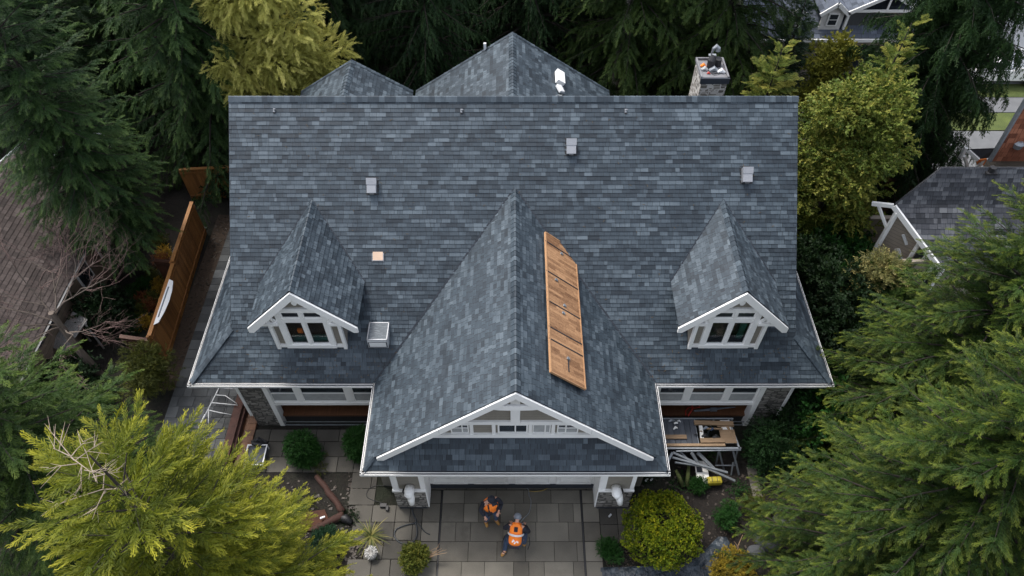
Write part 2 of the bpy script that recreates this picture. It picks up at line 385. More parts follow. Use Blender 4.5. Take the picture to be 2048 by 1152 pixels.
AL = R_(40.569); SA, CA, TA = math.sin(AL), math.cos(AL), math.tan(AL)
ZE, YE = 3.246, 12.829; XL, XR, XLE, XRE = -9.41, 9.50, -10.775, 10.684
YR, ZR = YE+9.514*CA, ZE+9.514*SA
zmain = lambda y: ZE+(y-YE)*TA
YB = 2*YR-YE                                    # back eave
house = empty('house', (0, 13, 0), 0, 'large grey-blue shingled house with white trim, two dormers and a front garage gable', 'house')
HM = house.matrix_world.copy()
def H(b, name, m, parent=None, **kw):           # a part of the house; its geometry is written in world metres
    o = b.build(name, m, parent or house, **kw)
    if parent is None: o.location = (0, -13, 0)
    return o
b = MB()
dl, dr = XL-XLE, XRE-XR
roof_poly(b, [(XLE, YE, ZE), (XRE, YE, ZE), (XR, YE+dr, zmain(YE+dr)), (XR, YR, ZR), (XL, YR, ZR), (XL, YE+dl, zmain(YE+dl))], 11)
bk = lambda y: ZE+(YB-y)*TA
roof_poly(b, [(XRE, YB, ZE), (XLE, YB, ZE), (XL, YB-dl, bk(YB-dl)), (XL, YR, ZR), (XR, YR, ZR), (XR, YB-dr, bk(YB-dr))], 12, e=.3, wmax=.8)
for sx, xe, x1 in ((-1, XLE, XL), (1, XRE, XR)):   # side skirts run up under the gable rake to the end wall
    xw = x1-sx*.45; dd = abs(xw-xe); zz = ZE+dd*TA
    roof_poly(b, [(xe, YE, ZE), (xe, YB, ZE), (xw, YB-dd, zz), (xw, YE+dd, zz)], 13+sx)
roof = H(b, 'roof', M['shingle'])
rc = MB()
caps(rc, (XL, YR, ZR), (XR, YR, ZR), (0, -CA, -SA), (0, CA, -SA), 5, .185, .2, .05)
for sx, xe, x1 in ((-1, XLE, XL), (1, XRE, XR)):
    b = MB(); d = abs(x1-xe); caps(b, (xe, YE, ZE), (x1, YE+d, ZE+d*TA), (-sx*.7, -.7, -.2), (sx*.7, .7, -.2), 6, .2, .11); H(b, 'ridge_cap', M['shingle'], roof)
H(rc, 'ridge_cap', M['shingle'], roof)
b = MB()                                          # gable end walls above the skirts and lower walls
for sx, x1 in ((-1, XL), (1, XR)):
    xw = x1-sx*.4
    b.prism([(xw, YE+1.6, zmain(YE+1.6)-.12), (xw, YR, ZR-.12), (xw, YB-1.6, zmain(YE+1.6)-.12)], (-sx*.1, 0, 0))
XWL, XWR = -9.42, 9.6
b.box(XWL, XWL+.2, 13.1, YB-.5, 0, 3.2); b.box(XWR-.2, XWR, 13.1, YB-.5, 0, 3.2); b.box(XWL, XWR, YB-.6, YB-.45, 0, 3.2)
walls = H(b, 'wall', M['siding'])
# --- garage wing
XG, HW, ZGR, YGR, YGW, YG = .096, 4.659, 7.453, 9.957, 10.449, 9.662
TG = (ZGR-ZE)/HW; YJ = YE+(ZGR-ZE)/TA
AG = math.atan(TG); CG, SG = math.cos(AG), math.sin(AG)
dG = YGR-YG
b = MB()
for sx in (-1, 1):
    pts = [(XG+sx*HW, YE+.0, ZE), (XG+sx*HW, YG, ZE), (XG+sx*(HW-dG), YGR, ZE+dG*TG), (XG, YGR, ZGR), (XG, YJ, ZGR)]
    if sx > 0: pts = [pts[1], pts[0], pts[4], pts[3], pts[2]]
    roof_poly(b, pts, 21+sx, e=.15, wmin=.12, wmax=.30, var=.75, th=.022)
dw = YGW+.06-YG
roof_poly(b, [(XG-HW, YG, ZE), (XG+HW, YG, ZE), (XG+HW-dw, YG+dw, ZE+dw*TG), (XG-HW+dw, YG+dw, ZE+dw*TG)], 24, e=.17)
groof = H(b, 'garage_roof', M['shingle'])
b = MB(); caps(b, (XG, YGR, ZGR), (XG, YJ+.05, ZGR), (-CG, 0, -SG), (CG, 0, -SG), 8, .2, .19); H(b, 'ridge_cap', M['shingle'], groof)
for sx in (-1, 1):
    b = MB(); caps(b, (XG+sx*HW, YG, ZE), (XG+sx*(HW-dG), YGR, ZE+dG*TG), (sx*.6, .7, -.3), (-sx*.6, -.7, -.3), 9, .15, .08); H(b, 'ridge_cap', M['shingle'], groof)
# metal valley strips
b = MB()
for sx in (-1, 1):
    b.bar((XG+sx*(HW+.05), YE+.02, ZE+.035), (XG+sx*.02, YJ+.02, ZGR+.03), .055, .012, (0, -SA, CA))
H(b, 'valley_flashing', M['gutter'], groof)
# rake boards of the garage gable
def rake(b, xc, y, ztop, dx, slope, h=.30, t=.06, under=.02):
    for sx in (-1, 1):
        zb = ztop-dx*slope-under
        b.prism([(xc, y, ztop-under), (xc+sx*dx, y, zb), (xc+sx*(dx-.0), y, zb-h*.75), (xc+sx*(dx-h*.5), y, zb-h*.75), (xc, y, ztop-under-h*1.15)][::-sx], (0, -t, 0))
b = MB(); rake(b, XG, YGR, ZGR, HW-dG-.12, TG, .27)
H(b, 'bargeboard', M['white'], bevel=.006)
b = MB()
b.prism([(XG-.9, YGR-.01, 6.55), (XG-.45, YGR-.01, 6.46), (XG, YGR-.01, 6.44), (XG+.45, YGR-.01, 6.46), (XG+.9, YGR-.01, 6.55), (XG+.75, YGR-.01, 6.72), (XG, YGR-.01, 6.68), (XG-.75, YGR-.01, 6.72)], (0, .07, 0))
b.box(XG-.14, XG+.14, YGW-.06, YGW+.02, 4.97, 6.5)
H(b, 'gable_bracket', M['white'], bevel=.006)
b = MB(); zb = ZE+(YGW-YG)*TG
b.prism([(XG-HW+.8, YGW+.02, zb-.1), (XG+HW-.8, YGW+.02, zb-.1), (XG, YGW+.02, ZGR-.12)], (0, .12, 0))
gw = H(b, 'gable_wall', M['siding'])
b = MB(); X0, X1 = -2.5, 2.62
b.box(X0-.3, X1+.3, YGW-.06, YGW+.03, 4.0, 4.2)
b.box(-1.95, 2.15, YGW-.05, YGW+.03, 4.80, 4.97)
for a in (-1.22, -.55, .55, 1.24): b.box(a-.055+.0, a+.055, YGW-.045, YGW+.03, 4.2, 4.8)
H(b, 'gable_trim', M['white'], bevel=.005)
def window(b_parent, x0, x1, y, z0, z1, fr=.05, mull=(), rails=(), glass='glass', blind=None, m='white'):
    b = MB(); b.box(x0, x1, y-.03, y+.03, z0, z0+fr); b.box(x0, x1, y-.03, y+.03, z1-fr, z1)
    b.box(x0, x0+fr, y-.03, y+.03, z0+fr, z1-fr); b.box(x1-fr, x1, y-.03, y+.03, z0+fr, z1-fr)
    for q in mull: b.box(q-.02, q+.02, y-.028, y+.02, z0+fr, z1-fr)
    for q in rails: b.box(x0+fr, x1-fr, y-.027, y+.018, q-.02, q+.02)
    o = H(b, 'window', M[m], b_parent)
    g = MB(); g.box(x0+fr, x1-fr, y+.004, y+.012, z0+fr, z1-fr); g.build('pane', M[glass], o)
    if blind:
        g = MB(); g.box(x0+fr+.01, x1-fr-.01, y-.006, y+.002, z0+fr, z0+fr+(z1-z0-2*fr)*blind); g.build('blind', M['blind'], o)
    return o
window(None, -1.85, -1.3, YGW-.0, 4.24, 4.78, .04, (-1.5,), (4.55,), blind=.4)
window(None, -.43, .48, YGW-.0, 4.24, 4.78, .05, (.1,), ())
window(None, 1.36, 2.0, YGW-.0, 4.24, 4.78, .04, (1.62,), (4.55,), blind=.4)
window(None, .62, 1.16, YGW-.0, 4.24, 4.78, .03, (1.0,), (), 'blind')
# gutters and fascia (white) around the eaves
def eave(b, g, a, c, out, h=.15):
    a, c, out = Vector(a), Vector(c), Vector(out); d = (c-a).normalized()
    b.bar(a+out*.035-Vector((0, 0, .075)), c+out*.035-Vector((0, 0, .075)), .05, h)
    b.bar(a+out*.115-Vector((0, 0, .085)), c+out*.115-Vector((0, 0, .085)), .012, .1)
    b.bar(a+out*.085-Vector((0, 0, .135)), c+out*.085-Vector((0, 0, .135)), .07, .012)
    g.bar(a+out*.085-Vector((0, 0, .06)), c+out*.085-Vector((0, 0, .06)), .045, .05)
    g.bar(a+out*.02+Vector((0, 0, .0)), c+out*.02+Vector((0, 0, .0)), .06, .012)
b = MB(); g = MB()
eave(b, g, (XLE-.12, YE, ZE), (XG-HW-.1, YE, ZE), (0, -1, 0)); eave(b, g, (XG+HW+.1, YE, ZE), (XRE+.12, YE, ZE), (0, -1, 0))
eave(b, g, (XG-HW-.12, YG, ZE), (XG+HW+.12, YG, ZE), (0, -1, 0))
eave(b, g, (XG-HW, YG-.11, ZE), (XG-HW, YE-.02, ZE), (-1, 0, 0)); eave(b, g, (XG+HW, YG-.11, ZE), (XG+HW, YE-.02, ZE), (1, 0, 0))
eave(b, g, (XLE, YE-.11, ZE), (XLE, YB, ZE), (-1, 0, 0)); eave(b, g, (XRE, YE-.11, ZE), (XRE, YB, ZE), (1, 0, 0))
gut = H(b, 'gutter', M['white']); o = g.build('gutter_lining', M['gutter'], gut)
b = MB()                                          # soffits
b.box(XLE, XG-HW, YE+.0, 13.15, ZE-.2, ZE-.16); b.box(XG+HW, XRE, YE, 13.15, ZE-.2, ZE-.16); b.box(XG-HW, XG+HW, YG, YE+.3, ZE-.2, ZE-.16)
b.box(XLE, XWL, 13.15, YB, ZE-.2, ZE-.16); b.box(XWR, XRE, 13.15, YB, ZE-.2, ZE-.16)
H(b, 'soffit', M['white'])
# rake trim on the main gable ends
for x1 in (XL, XR):
    b = MB()
    for y0, s in ((YE+1.45, 1), (YB-1.45, -1)): b.bar((x1, y0, zmain(YE+1.45)-.07), (x1, YR, ZR-.07), .035, .10)
    H(b, 'rake_trim', M['gutter'])
# --- back wings: two gables whose far ends show over the ridge
b = MB(); cbs = []; wb = MB()
for xc, yp, zp, hw, zs, sd_ in ((.02, 25.0, 8.8, 3.96, 6.15, 31), (-6.1, 24.0, 8.25, 2.2, 6.85, 32)):
    tl = (zp-zs)/hw; y0 = YR+.1
    for sx in (-1, 1):
        pts = [(xc+sx*hw, y0, zs), (xc+sx*hw, yp, zs), (xc, yp, zp), (xc, y0, zp)]
        if sx < 0: pts = [pts[1], pts[0], pts[3], pts[2]]
        roof_poly(b, pts, sd_+sx, e=.15, wmin=.12, wmax=.3)
        cb = MB(); cbs.append(cb); a = math.atan(tl); caps(cb, (xc+sx*hw, yp-.04, zs), (xc, yp-.04, zp), (0, -1, 0), (0, 1, -.2), sd_, .2, .09)
    cb = MB(); cbs.append(cb); caps(cb, (xc, y0, zp), (xc, yp, zp), (-math.cos(a), 0, -math.sin(a)), (math.cos(a), 0, -math.sin(a)), sd_+3, .2, .17)
    wb.prism([(xc-hw+.3, yp-.5, 0), (xc+hw-.3, yp-.5, 0), (xc+hw-.3, yp-.5, zs), (xc, yp-.5, zp-.2), (xc-hw+.3, yp-.5, zs)], (0, .15, 0))
    for sx in (-1, 1): wb.box(xc+sx*(hw-.3)-.07, xc+sx*(hw-.3)+.07, y0, yp-.35, 0, zs)
br = H(b, 'back_roof', M['shingle']); [q.build('ridge_cap', M['shingle'], br) for q in cbs]; H(wb, 'back_wall', M['siding'])
# --- dormers
def dormer(xd, side):
    b = MB(); ZD, ZT, HD, YD, YW, DW = 7.21, 5.45, 1.73, 13.56, 13.74, 1.165
    ts = (ZD-ZT)/HD; a = math.atan(ts); yr = YE+(ZD-ZE)/TA; yt = YE+(ZT-ZE)/TA
    wl = MB(); wl.prism([(xd-DW, YW+.03, zmain(YW)-.1), (xd+DW, YW+.03, zmain(YW)-.1), (xd+DW, YW+.03, ZD-DW*ts-.1), (xd, YW+.03, ZD-.1), (xd-DW, YW+.03, ZD-DW*ts-.1)], (0, .02, 0)) if 0 else None
    wl.prism([(xd-DW, YW+.03, 5.88), (xd+DW, YW+.03, 5.88), (xd+.0, YW+.03, ZD-.15)], (0, .08, 0))
    for q in (-1, 1):
        wl.box(xd+q*.96-.14, xd+q*.96+.14, YW+.03, YW+.10, zmain(YW)-.1, 5.88)
        wl.prism([(xd+q*DW, YW+.1, zmain(YW)-.1), (xd+q*DW, YW+.1, 5.9), (xd+q*DW, YE+(5.9-ZE)/TA, 5.9)], (-q*.06, 0, 0))
    d = H(wl, 'dormer', M['siding'])
    for sx in (-1, 1):
        pts = [(xd+sx*HD, yt, ZT), (xd+sx*HD, YD, ZT), (xd, YD, ZD), (xd, yr, ZD)]
        if sx > 0: pts = [pts[1], pts[0], pts[3], pts[2]]
        roof_poly(b, pts, int(40+xd*3+sx), e=.15, wmin=.11, wmax=.26, under=.07, var=.9, th=.02)
    b.build('dormer_roof', M['shingle'], d)
    b = MB(); caps(b, (xd, YD, ZD), (xd, yr+.04, ZD), (-math.cos(a), 0, -math.sin(a)), (math.cos(a), 0, -math.sin(a)), 50, .2, .16); b.build('ridge_cap', M['shingle'], d)
    b = MB()
    for sx in (-1, 1): b.bar((xd+sx*(HD+.02), yt, ZT+.02), (xd, yr+.02, ZD+.03), .05, .012, (0, -SA, CA))
    b.build('valley_flashing', M['gutter'], d)
    b = MB(); rake(b, xd, YD, ZD, HD+.02, ts, .30, .07); b.build('bargeboard', M['white'], d, bevel=.006)
    b = MB()                                      # posts, rails, outlookers
    zb = zmain(YW)+.03
    for q in (-1, 1):
        b.box(xd+q*.74-.09, xd+q*.74+.09, YW-.06, YW+.05, zb, 6.02); b.box(xd+q*1.11-.06, xd+q*1.11+.06, YW-.07, YW+.05, zb-.06, 5.75)
        b.box(xd+q*.93-.12, xd+q*.93+.12, YW-.05, YW+.04, zb+.02, zb+.14)
        xa, xb = sorted((xd+q*.80, xd+q*(HD-.12))); b.box(xa, xb, YD+.03, YD+.12, 5.40, 5.53)
        b.box(*sorted((xd+q*1.1, xd+q*1.2)), YD+.05, YW, 5.6, 5.9)
        b.bar((xd+q*1.1, YD+.1, 5.85), (xd+q*.84, YD+.1, 5.55), .06, .10)
    b.box(xd-.04, xd+.04, YW-.05, YW+.04, zb+.16, 6.02)
    b.box(xd-1.0, xd+1.0, YW-.045, YW+.05, 5.98, 6.16); b.box(xd-.66, xd+.66, YW-.04, YW+.05, 5.46, 5.66)
    b.box(xd-.83, xd+.83, YW-.075, YW+.05, zb, zb+.17)
    b.build('window_surround', M['white'], d, bevel=.005)
    b = MB(); b.prism([(xd-.09, YD+.0, 6.9), (xd+.09, YD+.0, 6.9), (xd+.09, YD+.0, 6.60), (xd+.04, YD, 6.52), (xd-.04, YD, 6.52), (xd-.09, YD+.0, 6.60)], (0, .1, 0)); b.build('gable_bracket', M['white'], d, bevel=.01)
    for q in (-1, 1):
        x0, x1 = sorted((xd+q*.045, xd+q*.65))
        for z0, z1 in ((zb+.17, 5.46), (5.66, 5.98)):
            f = MB(); f.box(x0, x1, YW-.02, YW+.03, z0, z0+.045); f.box(x0, x1, YW-.02, YW+.03, z1-.045, z1)
            f.box(x0, x0+.045, YW-.02, YW+.03, z0+.045, z1-.045); f.box(x1-.045, x1, YW-.02, YW+.03, z0+.045, z1-.045)
            f.build('window_frame', M['white'], d)
            f = MB(); f.box(x0+.045, x1-.045, YW+.005, YW+.011, z0+.045, z1-.045); f.build('pane', M['glassclear' if z1 < 5.6 else 'glass'], d)
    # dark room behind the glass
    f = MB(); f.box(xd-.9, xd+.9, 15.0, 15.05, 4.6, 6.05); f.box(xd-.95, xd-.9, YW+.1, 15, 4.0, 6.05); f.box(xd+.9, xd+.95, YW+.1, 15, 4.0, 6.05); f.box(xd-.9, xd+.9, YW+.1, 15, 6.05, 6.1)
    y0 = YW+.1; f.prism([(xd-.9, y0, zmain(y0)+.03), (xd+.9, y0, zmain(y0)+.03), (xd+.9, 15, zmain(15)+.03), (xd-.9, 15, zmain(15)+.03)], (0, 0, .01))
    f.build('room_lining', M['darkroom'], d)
    if side < 0:
        f = MB(); f.box(xd-.62, xd+.6, YW+.12, YW+.2, zb+.1, zb+.42); f.build('window_seat', M['teal'], d)
        f = MB(); f.obox((xd-.36, YW+.3, zb+.5), (1, 0, 0), (0, 1, 0), (0, 0, 1), .09, .05, .1); f.build('cushion', M['orange'], d, bevel=.03)
        f = MB(); f.box(xd-.55, xd-.3, YW+.5, YW+.55, 5.1, 5.13); f.build('shelf', M['whitemetal'], d); f = MB(); f.box(xd-.5, xd-.25, YW+.6, YW+.65, 5.25, 5.28); f.build('shelf', M['whitemetal'], d)
    else:
        f = MB(); f.box(xd+.22, xd+.36, YW+.35, YW+.4, zb+.45, 5.4); f.build('curtain', M['log'], d)
        f = MB(); f.box(xd+.42, xd+.62, YW+.2, YW+.24, zb+.15, 5.4); f.build('curtain', M['teal'], d)
        f = MB(); 
        for i in range(4): f.box(xd-.6, xd-.1, YW+.8, YW+.815, zb+.3+i*.25, zb+.31+i*.25)
        f.build('tile_line', M['greycloth'], d)
    return d
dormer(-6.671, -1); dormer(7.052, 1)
# --- lower front walls, left and right of the garage
YM = 13.09
for sx, xs0, xs1, wins in ((-1, -9.42, -8.60, ((-8.52, -7.55), (-7.40, -5.80), (-5.60, -4.75))), (1, 8.74, 9.60, ((5.1, 6.05), (6.22, 7.45), (7.6, 8.58)))):
    b = MB(); b.box(xs0, xs1, YM-.1, YM+.25, 0, 3.05); H(b, 'stone_pier', M['stone'])
    b = MB(); xo = xs0 if sx < 0 else xs1; xi = xs1 if sx < 0 else xs0
    b.box(*sorted((xo, xo+sx*.10)), YM-.13, YM+.2, .75, 3.05); b.box(*sorted((xi, xi-sx*.17)), YM-.13, YM+.2, 0, 3.05)
    xa, xb = (xi, XG-HW+.1) if sx < 0 else (XG+HW-.1, xi)
    b.box(xa, xb, YM-.06, YM+.06, 1.40, 1.58); b.box(xa, xb, YM-.05, YM+.06, 2.9, 3.05)
    prev = xa
    for x0, x1 in wins: b.box(prev, x0, YM-.04, YM+.05, 1.58, 2.9); prev = x1
    b.box(prev, xb, YM-.04, YM+.05, 1.58, 2.9)
    H(b, 'trim', M['white'], bevel=.006)
    for x0, x1 in wins: window(None, x0, x1, YM, 1.58, 2.9, .06, (), (2.15,), blind=.46)
    b = MB(); xa, xb = sorted((xi, (XG+sx*(HW-.35)))); b.box(xa, xb, YM+.05, YM+1.1, .40, .5); H(b, 'porch_deck', M['deck'])
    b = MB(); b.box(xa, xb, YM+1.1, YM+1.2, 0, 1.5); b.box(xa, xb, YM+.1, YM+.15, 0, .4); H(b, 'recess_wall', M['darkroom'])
    b = MB(); b.box(xa, xb, YM-.12, YM-.09, .26, .29); b.box(xa, xb, YM-.12, YM-.08, .01, .06); H(b, 'step_rail', M['greymetal'])
# garage front
for x0, x1 in ((-3.895, -2.86), (2.86, 3.98)):
    b = MB(); b.box(x0, x1, 9.80, 10.6, .1, 1.42); sp_ = H(b, 'stone_pier', M['stone'])
    b = MB(); b.box(x0+.03, x1-.03, 9.78, 10.6, 0, .1); b.build('pier_footing', M['gutter'], sp_)
    b = MB(); b.box(x0+.06, x1-.06, 9.84, 10.6, 1.5, 3.05); H(b, 'garage_wall', M['siding'])
b = MB()
for x0, x1 in ((-3.895, -2.86), (2.86, 3.98)):
    b.box(x0-.03, x1+.03, 9.76, 10.6, 1.42, 1.52)
    b.box(x0, x0+.2, 9.80, 10.6, 1.52, 3.05); b.box(x1-.13, x1, 9.80, 10.6, 1.52, 3.05)
for x0, x1 in ((-2.86, -2.82), (2.82, 2.86)): b.box(x0, x1, 9.8, 10.5, .1, 3.05)
b.box(-2.86, 2.86, 10.36, 10.5, 2.7, 3.05)
H(b, 'garage_trim', M['white'], bevel=.008)
b = MB(); b.box(-2.82, 2.82, 10.50, 10.55, .42, 2.7)
for i in range(4):
    x0 = -2.82+i*1.41
    for z0, z1 in ((.5, 1.05), (1.12, 1.6), (1.7, 2.2)):
        b.box(x0+.10, x0+1.31, 10.45, 10.5, z0, z0+.05); b.box(x0+.10, x0+1.31, 10.45, 10.5, z1-.05, z1)
        b.box(x0+.10, x0+.15, 10.45, 10.5, z0+.05, z1-.05); b.box(x0+1.26, x0+1.31, 10.45, 10.5, z0+.05, z1-.05)
        b.box(x0+.25, x0+1.16, 10.46, 10.5, z0+.14, z1-.12)
gd = H(b, 'garage_door', M['whitedirty'], bevel=.006)
b = MB(); b.box(-2.82, 2.82, 10.46, 10.52, .15, .415); b.build('door_seal', M['gutter'], gd)
b = MB(); b.box(-2.82, 2.82, 10.6, 10.65, 0, 3); b.box(-4.5, -3.8, 10.6, 13.2, 0, 3.05); b.box(3.9, 4.5, 10.6, 13.2, 0, 3.05); H(b, 'garage_side_wall', M['siding'])
# dome flood lamps on the piers
for xl, dx, sw in ((-3.32, .02, -1), (3.38, .06, 1)):
    b = MB(); b.tube([(xl, 9.80, 1.78), (xl, 9.62, 1.8), (xl, 9.50, 1.76), (xl, 9.44, 1.66)], [.15, .17, .155, .05], 16)
    b.tube([(xl+dx, 9.62, 1.78), (xl+dx*2, 9.5, 1.5), (xl+dx*2.5, 9.42, 1.3)], [.12, .12, .09], 12)
    lm = H(b, 'wall_lamp', M['white'], smooth=True)
    b = MB(); b.tube([(xl+sw*.13, 9.66, 1.74), (xl+sw*.2, 9.62, 1.7)], [.12, .07], 12); b.build('lamp_shade', M['black'], lm, smooth=True)
    b = MB(); b.tube([(xl+dx*2.6, 9.42, 1.3), (xl+dx*3, 9.4, 1.2)], [.03, .02], 8); b.build('sensor', M['black'], lm)
# --- roof fittings
r = random.Random(77); b = MB()
for i in range(420):
    x, t = r.uniform(XL+.2, XR-.2), r.uniform(.1, 9.3)**1.0
    if r.random() < .6: t = r.uniform(.05, 1.2)
    p = Vector((x, YE+t*CA, ZE+t*SA+.028)); a = r.uniform(0, 6.3); e1 = Vector((math.cos(a), math.sin(a)*CA, math.sin(a)*SA)); n_ = Vector((0, -SA, CA)); L = r.uniform(.015, .05)
    b.obox(p, e1, n_.cross(e1), n_, L, .006, .004, (r.random(), 0, 0, 1))
tag(b.build('fallen_needles', m_plain('needle_litter', (.10, .065, .03), .9, .4, 9)), 'fallen conifer needles and twigs scattered on the main roof slope', 'litter', kind='stuff')
for sx in (-1, 1):
    b = MB(); b.bar((XG+sx*2.2, YGR-.062, ZGR-2.2*TG-.02), (XG+sx*2.2, YGR-.062, ZGR-2.2*TG-.26), .006, .004); H(b, 'board_joint', M['greymetal'])
NM = Vector((0, -SA, CA)); VM = Vector((0, CA, SA)); PM = Vector((0, YE, ZE))
def vent(u, v, hood=True):
    p = on_plane(u, v, PM, NM); b = MB(); ax = Vector((1, 0, 0))
    b.obox(p+NM*.11-VM*.02, ax, VM, NM, .155, .24, .11)
    o = H(b, 'roof_vent', M['metal'], bevel=.012)
    b = MB(); b.obox(p+NM*.235+VM*.13, ax, (VM+NM*.12).normalized(), NM, .17, .11, .012); b.build('vent_hood', M['metal'], o)
    b = MB(); b.obox(p+NM*.10-VM*.268, ax, VM, NM, .14, .008, .085); b.obox(p+NM*.012, ax, VM, NM, .21, .30, .004); b.build('vent_mouth', M['black'], o)
    b = MB(); b.obox(p+NM*.14-VM*.28, ax, VM, NM, .07, .006, .02); b.build('vent_label', M['whitemetal'], o)
vent(745, 372); vent(1142, 294); vent(1492, 350)
for u, v in ((549, 221), (923, 222), (1251, 222)):
    p = on_plane(u, v, PM, NM); b = MB(); b.obox(p+NM*.03, (1, 0, 0), VM, NM, .03, .06, .03); b.bar(p+NM*.05, p+NM*.09+Vector((.05, 0, .04)), .035, .03); o = H(b, 'roof_hook', M['metal'])
    b = MB(); b.obox(p+NM*.012-VM*.07, (1, 0, 0), VM, NM, .035, .03, .012); b.build('hook_foot', M['black'], o)
p = on_plane(756, 512, PM, NM); b = MB(); b.obox(p+NM*.024, (1, 0, 0), VM, NM, .17, .14, .008); pp = H(b, 'patch_panel', M['peach'])
b = MB()
for q in (-1, 1): b.obox(p+NM*.03+Vector((q*.185, 0, 0))-VM*.04, (1, 0, 0), VM, NM, .012, .14, .01)
b.obox(p+NM*.03-VM*.155, (1, 0, 0), VM, NM, .2, .012, .01); b.build('patch_edge', M['metal'], pp)
p = on_plane(759, 674, PM, NM); ax = Vector((1, 0, 0)); b = MB(); zz = Vector((0, 0, 1)); yy = Vector((0, 1, 0))
b.obox(p+zz*.10, ax, yy, zz, .33, .36, .22)
sk = H(b, 'skylight', M['whitemetal'], bevel=.01)
k = NT('skylight_reflections'); mp = k.n("Mapping"); mp.inputs["Scale"].default_value = (3, 22, 22); k.l(k.coord(), mp.inputs[0]); ns = k.noise(2., 5, mp.outputs[0], .7)
M['reflections'] = k.fin(k.ramp(ns, [(.5, (.05, .065, .08)), (.7, (.17, .19, .21))]), .6, ns, .3)  # pale streaks in the pane colour are painted glass reflections
b = MB(); b.obox(p+zz*.33, ax, yy, zz, .30, .33, .008); b.build('skylight_pane', M['reflections'], sk)
b = MB()
for q in (-1, 1): b.obox(p+zz*.335+ax*q*.32, ax, yy, zz, .015, .35, .014); b.obox(p+zz*.335+yy*q*.345, ax, yy, zz, .335, .015, .014)
b.build('skylight_frame', M['metal'], sk)
b = MB(); b.obox(p-yy*.364+zz*.06, ax, yy, zz, .31, .004, .145); b.build('skylight_seal', M['gutter'], sk)
b = MB(); b.obox(p-yy*.372+zz*.075, ax, yy, zz, .275, .006, .11); b.build('skylight_apron', M['white'], sk)
q = p-yy*.3+Vector((0, 0, -.2)); b = MB()
pts = [on_plane(u, v, PM, NM)+NM*.03 for u, v in ((756, 700), (758, 712), (763, 724), (770, 730), (764, 735))]; b.tube(pts, .008, 6); b.build('cable', M['black'], sk)
# white boxes on the back wing
TL = (8.8-6.15)/3.96; P3 = Vector((.02, 22, 8.8)); N3 = Vector((math.sin(math.atan(TL)), 0, math.cos(math.atan(TL))))
dn = Vector((N3.z, 0, -N3.x)); yy = Vector((0, 1, 0))
p = on_plane(1116, 160, P3, N3); b = MB(); b.obox(p+N3*.13, dn, yy, N3, .17, .36, .1); H(b, 'roof_box', M['white'], bevel=.02)
p = on_plane(1116, 183, P3, N3); b = MB(); b.obox(p+N3*.14, (dn+yy*.5).normalized(), (yy-dn*.5).normalized(), N3, .12, .18, .06); o = H(b, 'satellite_bracket', M['whitemetal'], bevel=.02)
b = MB(); b.bar(p-yy*.3, p-yy*.3+N3*.12+dn*.1, .03, .03); b.bar(p-yy*.4-dn*.15, p-yy*.3+N3*.1, .02, .02); b.build('bracket_leg', M['greymetal'], o)
p = Vector((-1.05, 24.95, 8.15)); b = MB(); b.box(p.x-.05, p.x+.05, p.y-.05, p.y+.05, p.z-.1, p.z+.24); H(b, 'vent_pipe', M['whitemetal'])
# chimney
CX0, CX1, CY0, CY1, CZ = 6.62, 7.53, 21.5, 22.68, 9.1
b = MB(); b.box(CX0, CX1, CY0, CY1, 5, CZ); ch = H(b, 'chimney', M['chimstone'])
b = MB()
b.box(CX0-.05, CX1+.05, CY0-.05, CY0+.03, CZ-.12, CZ+.10); b.build('chimney_flashing', M['gutter'], ch)
b = MB(); b.box(CX0-.04, CX1+.04, CY0+.04, CY1+.04, CZ, CZ+.05)
for x in (CX0-.04, CX1-.02): b.box(x, x+.06, CY0+.04, CY1+.04, CZ+.05, CZ+.13)
b.box(CX0+.02, CX1-.02, CY1-.02, CY1+.04, CZ+.05, CZ+.13); b.build('chimney_cap', m_plain('cap_slab', (.15, .15, .16), .8, .3, 5), ch, bevel=.01)
b = MB(); cx, cy = (CX0+CX1)/2-.02, (CY0+CY1)/2+.1
b.tube([(cx-.05, cy-.05, CZ+.05), (cx-.04, cy, CZ+.35), (cx, cy+.05, CZ+.5)], [.12, .15, .09], 10); b.tube([(cx+.22, cy+.15, CZ+.05), (cx+.22, cy+.15, CZ+.32)], [.16, .14], 8)
b.tube([(cx-.1, cy-.3, CZ+.08), (cx, cy-.45, CZ+.1), (cx+.2, cy-.4, CZ+.09), (cx+.28, cy-.2, CZ+.12)], .02, 6); b.build('flue_cowl', M['black'], ch)
for c_, dx, dy, sz in (('orange', -.27, .06, .09), ('red', .08, .28, .07), ('blind', -.26, -.16, .11), ('red', -.16, -.38, .05), ('whitemetal', .3, -.3, .12), ('red', .38, -.2, .04), ('greymetal', .05, -.2, .14)):
    b = MB(); b.tube([(cx+dx-sz, cy+dy, CZ+.06), (cx+dx, cy+dy+.01, CZ+.08+sz*.5), (cx+dx+sz, cy+dy-.02, CZ+.06)], [sz*.5, sz*.75, sz*.4], 7); b.build('debris', M[c_], ch)
b = MB(); b.tube([(cx, cy+.3, CZ+.05), (cx, cy+.33, CZ+.42), (cx+.04, cy+.34, CZ+.6), (cx+.12, cy+.35, CZ+.68), (cx+.19, cy+.34, CZ+.6), (cx+.2, cy+.33, CZ+.5)], [.03, .03, .06, .08, .09, .09], 10); b.box(cx-.08, cx+.18, cy+.3, cy+.42, CZ+.3, CZ+.34); b.build('flue_pipe', M['greymetal'], ch, smooth=False)
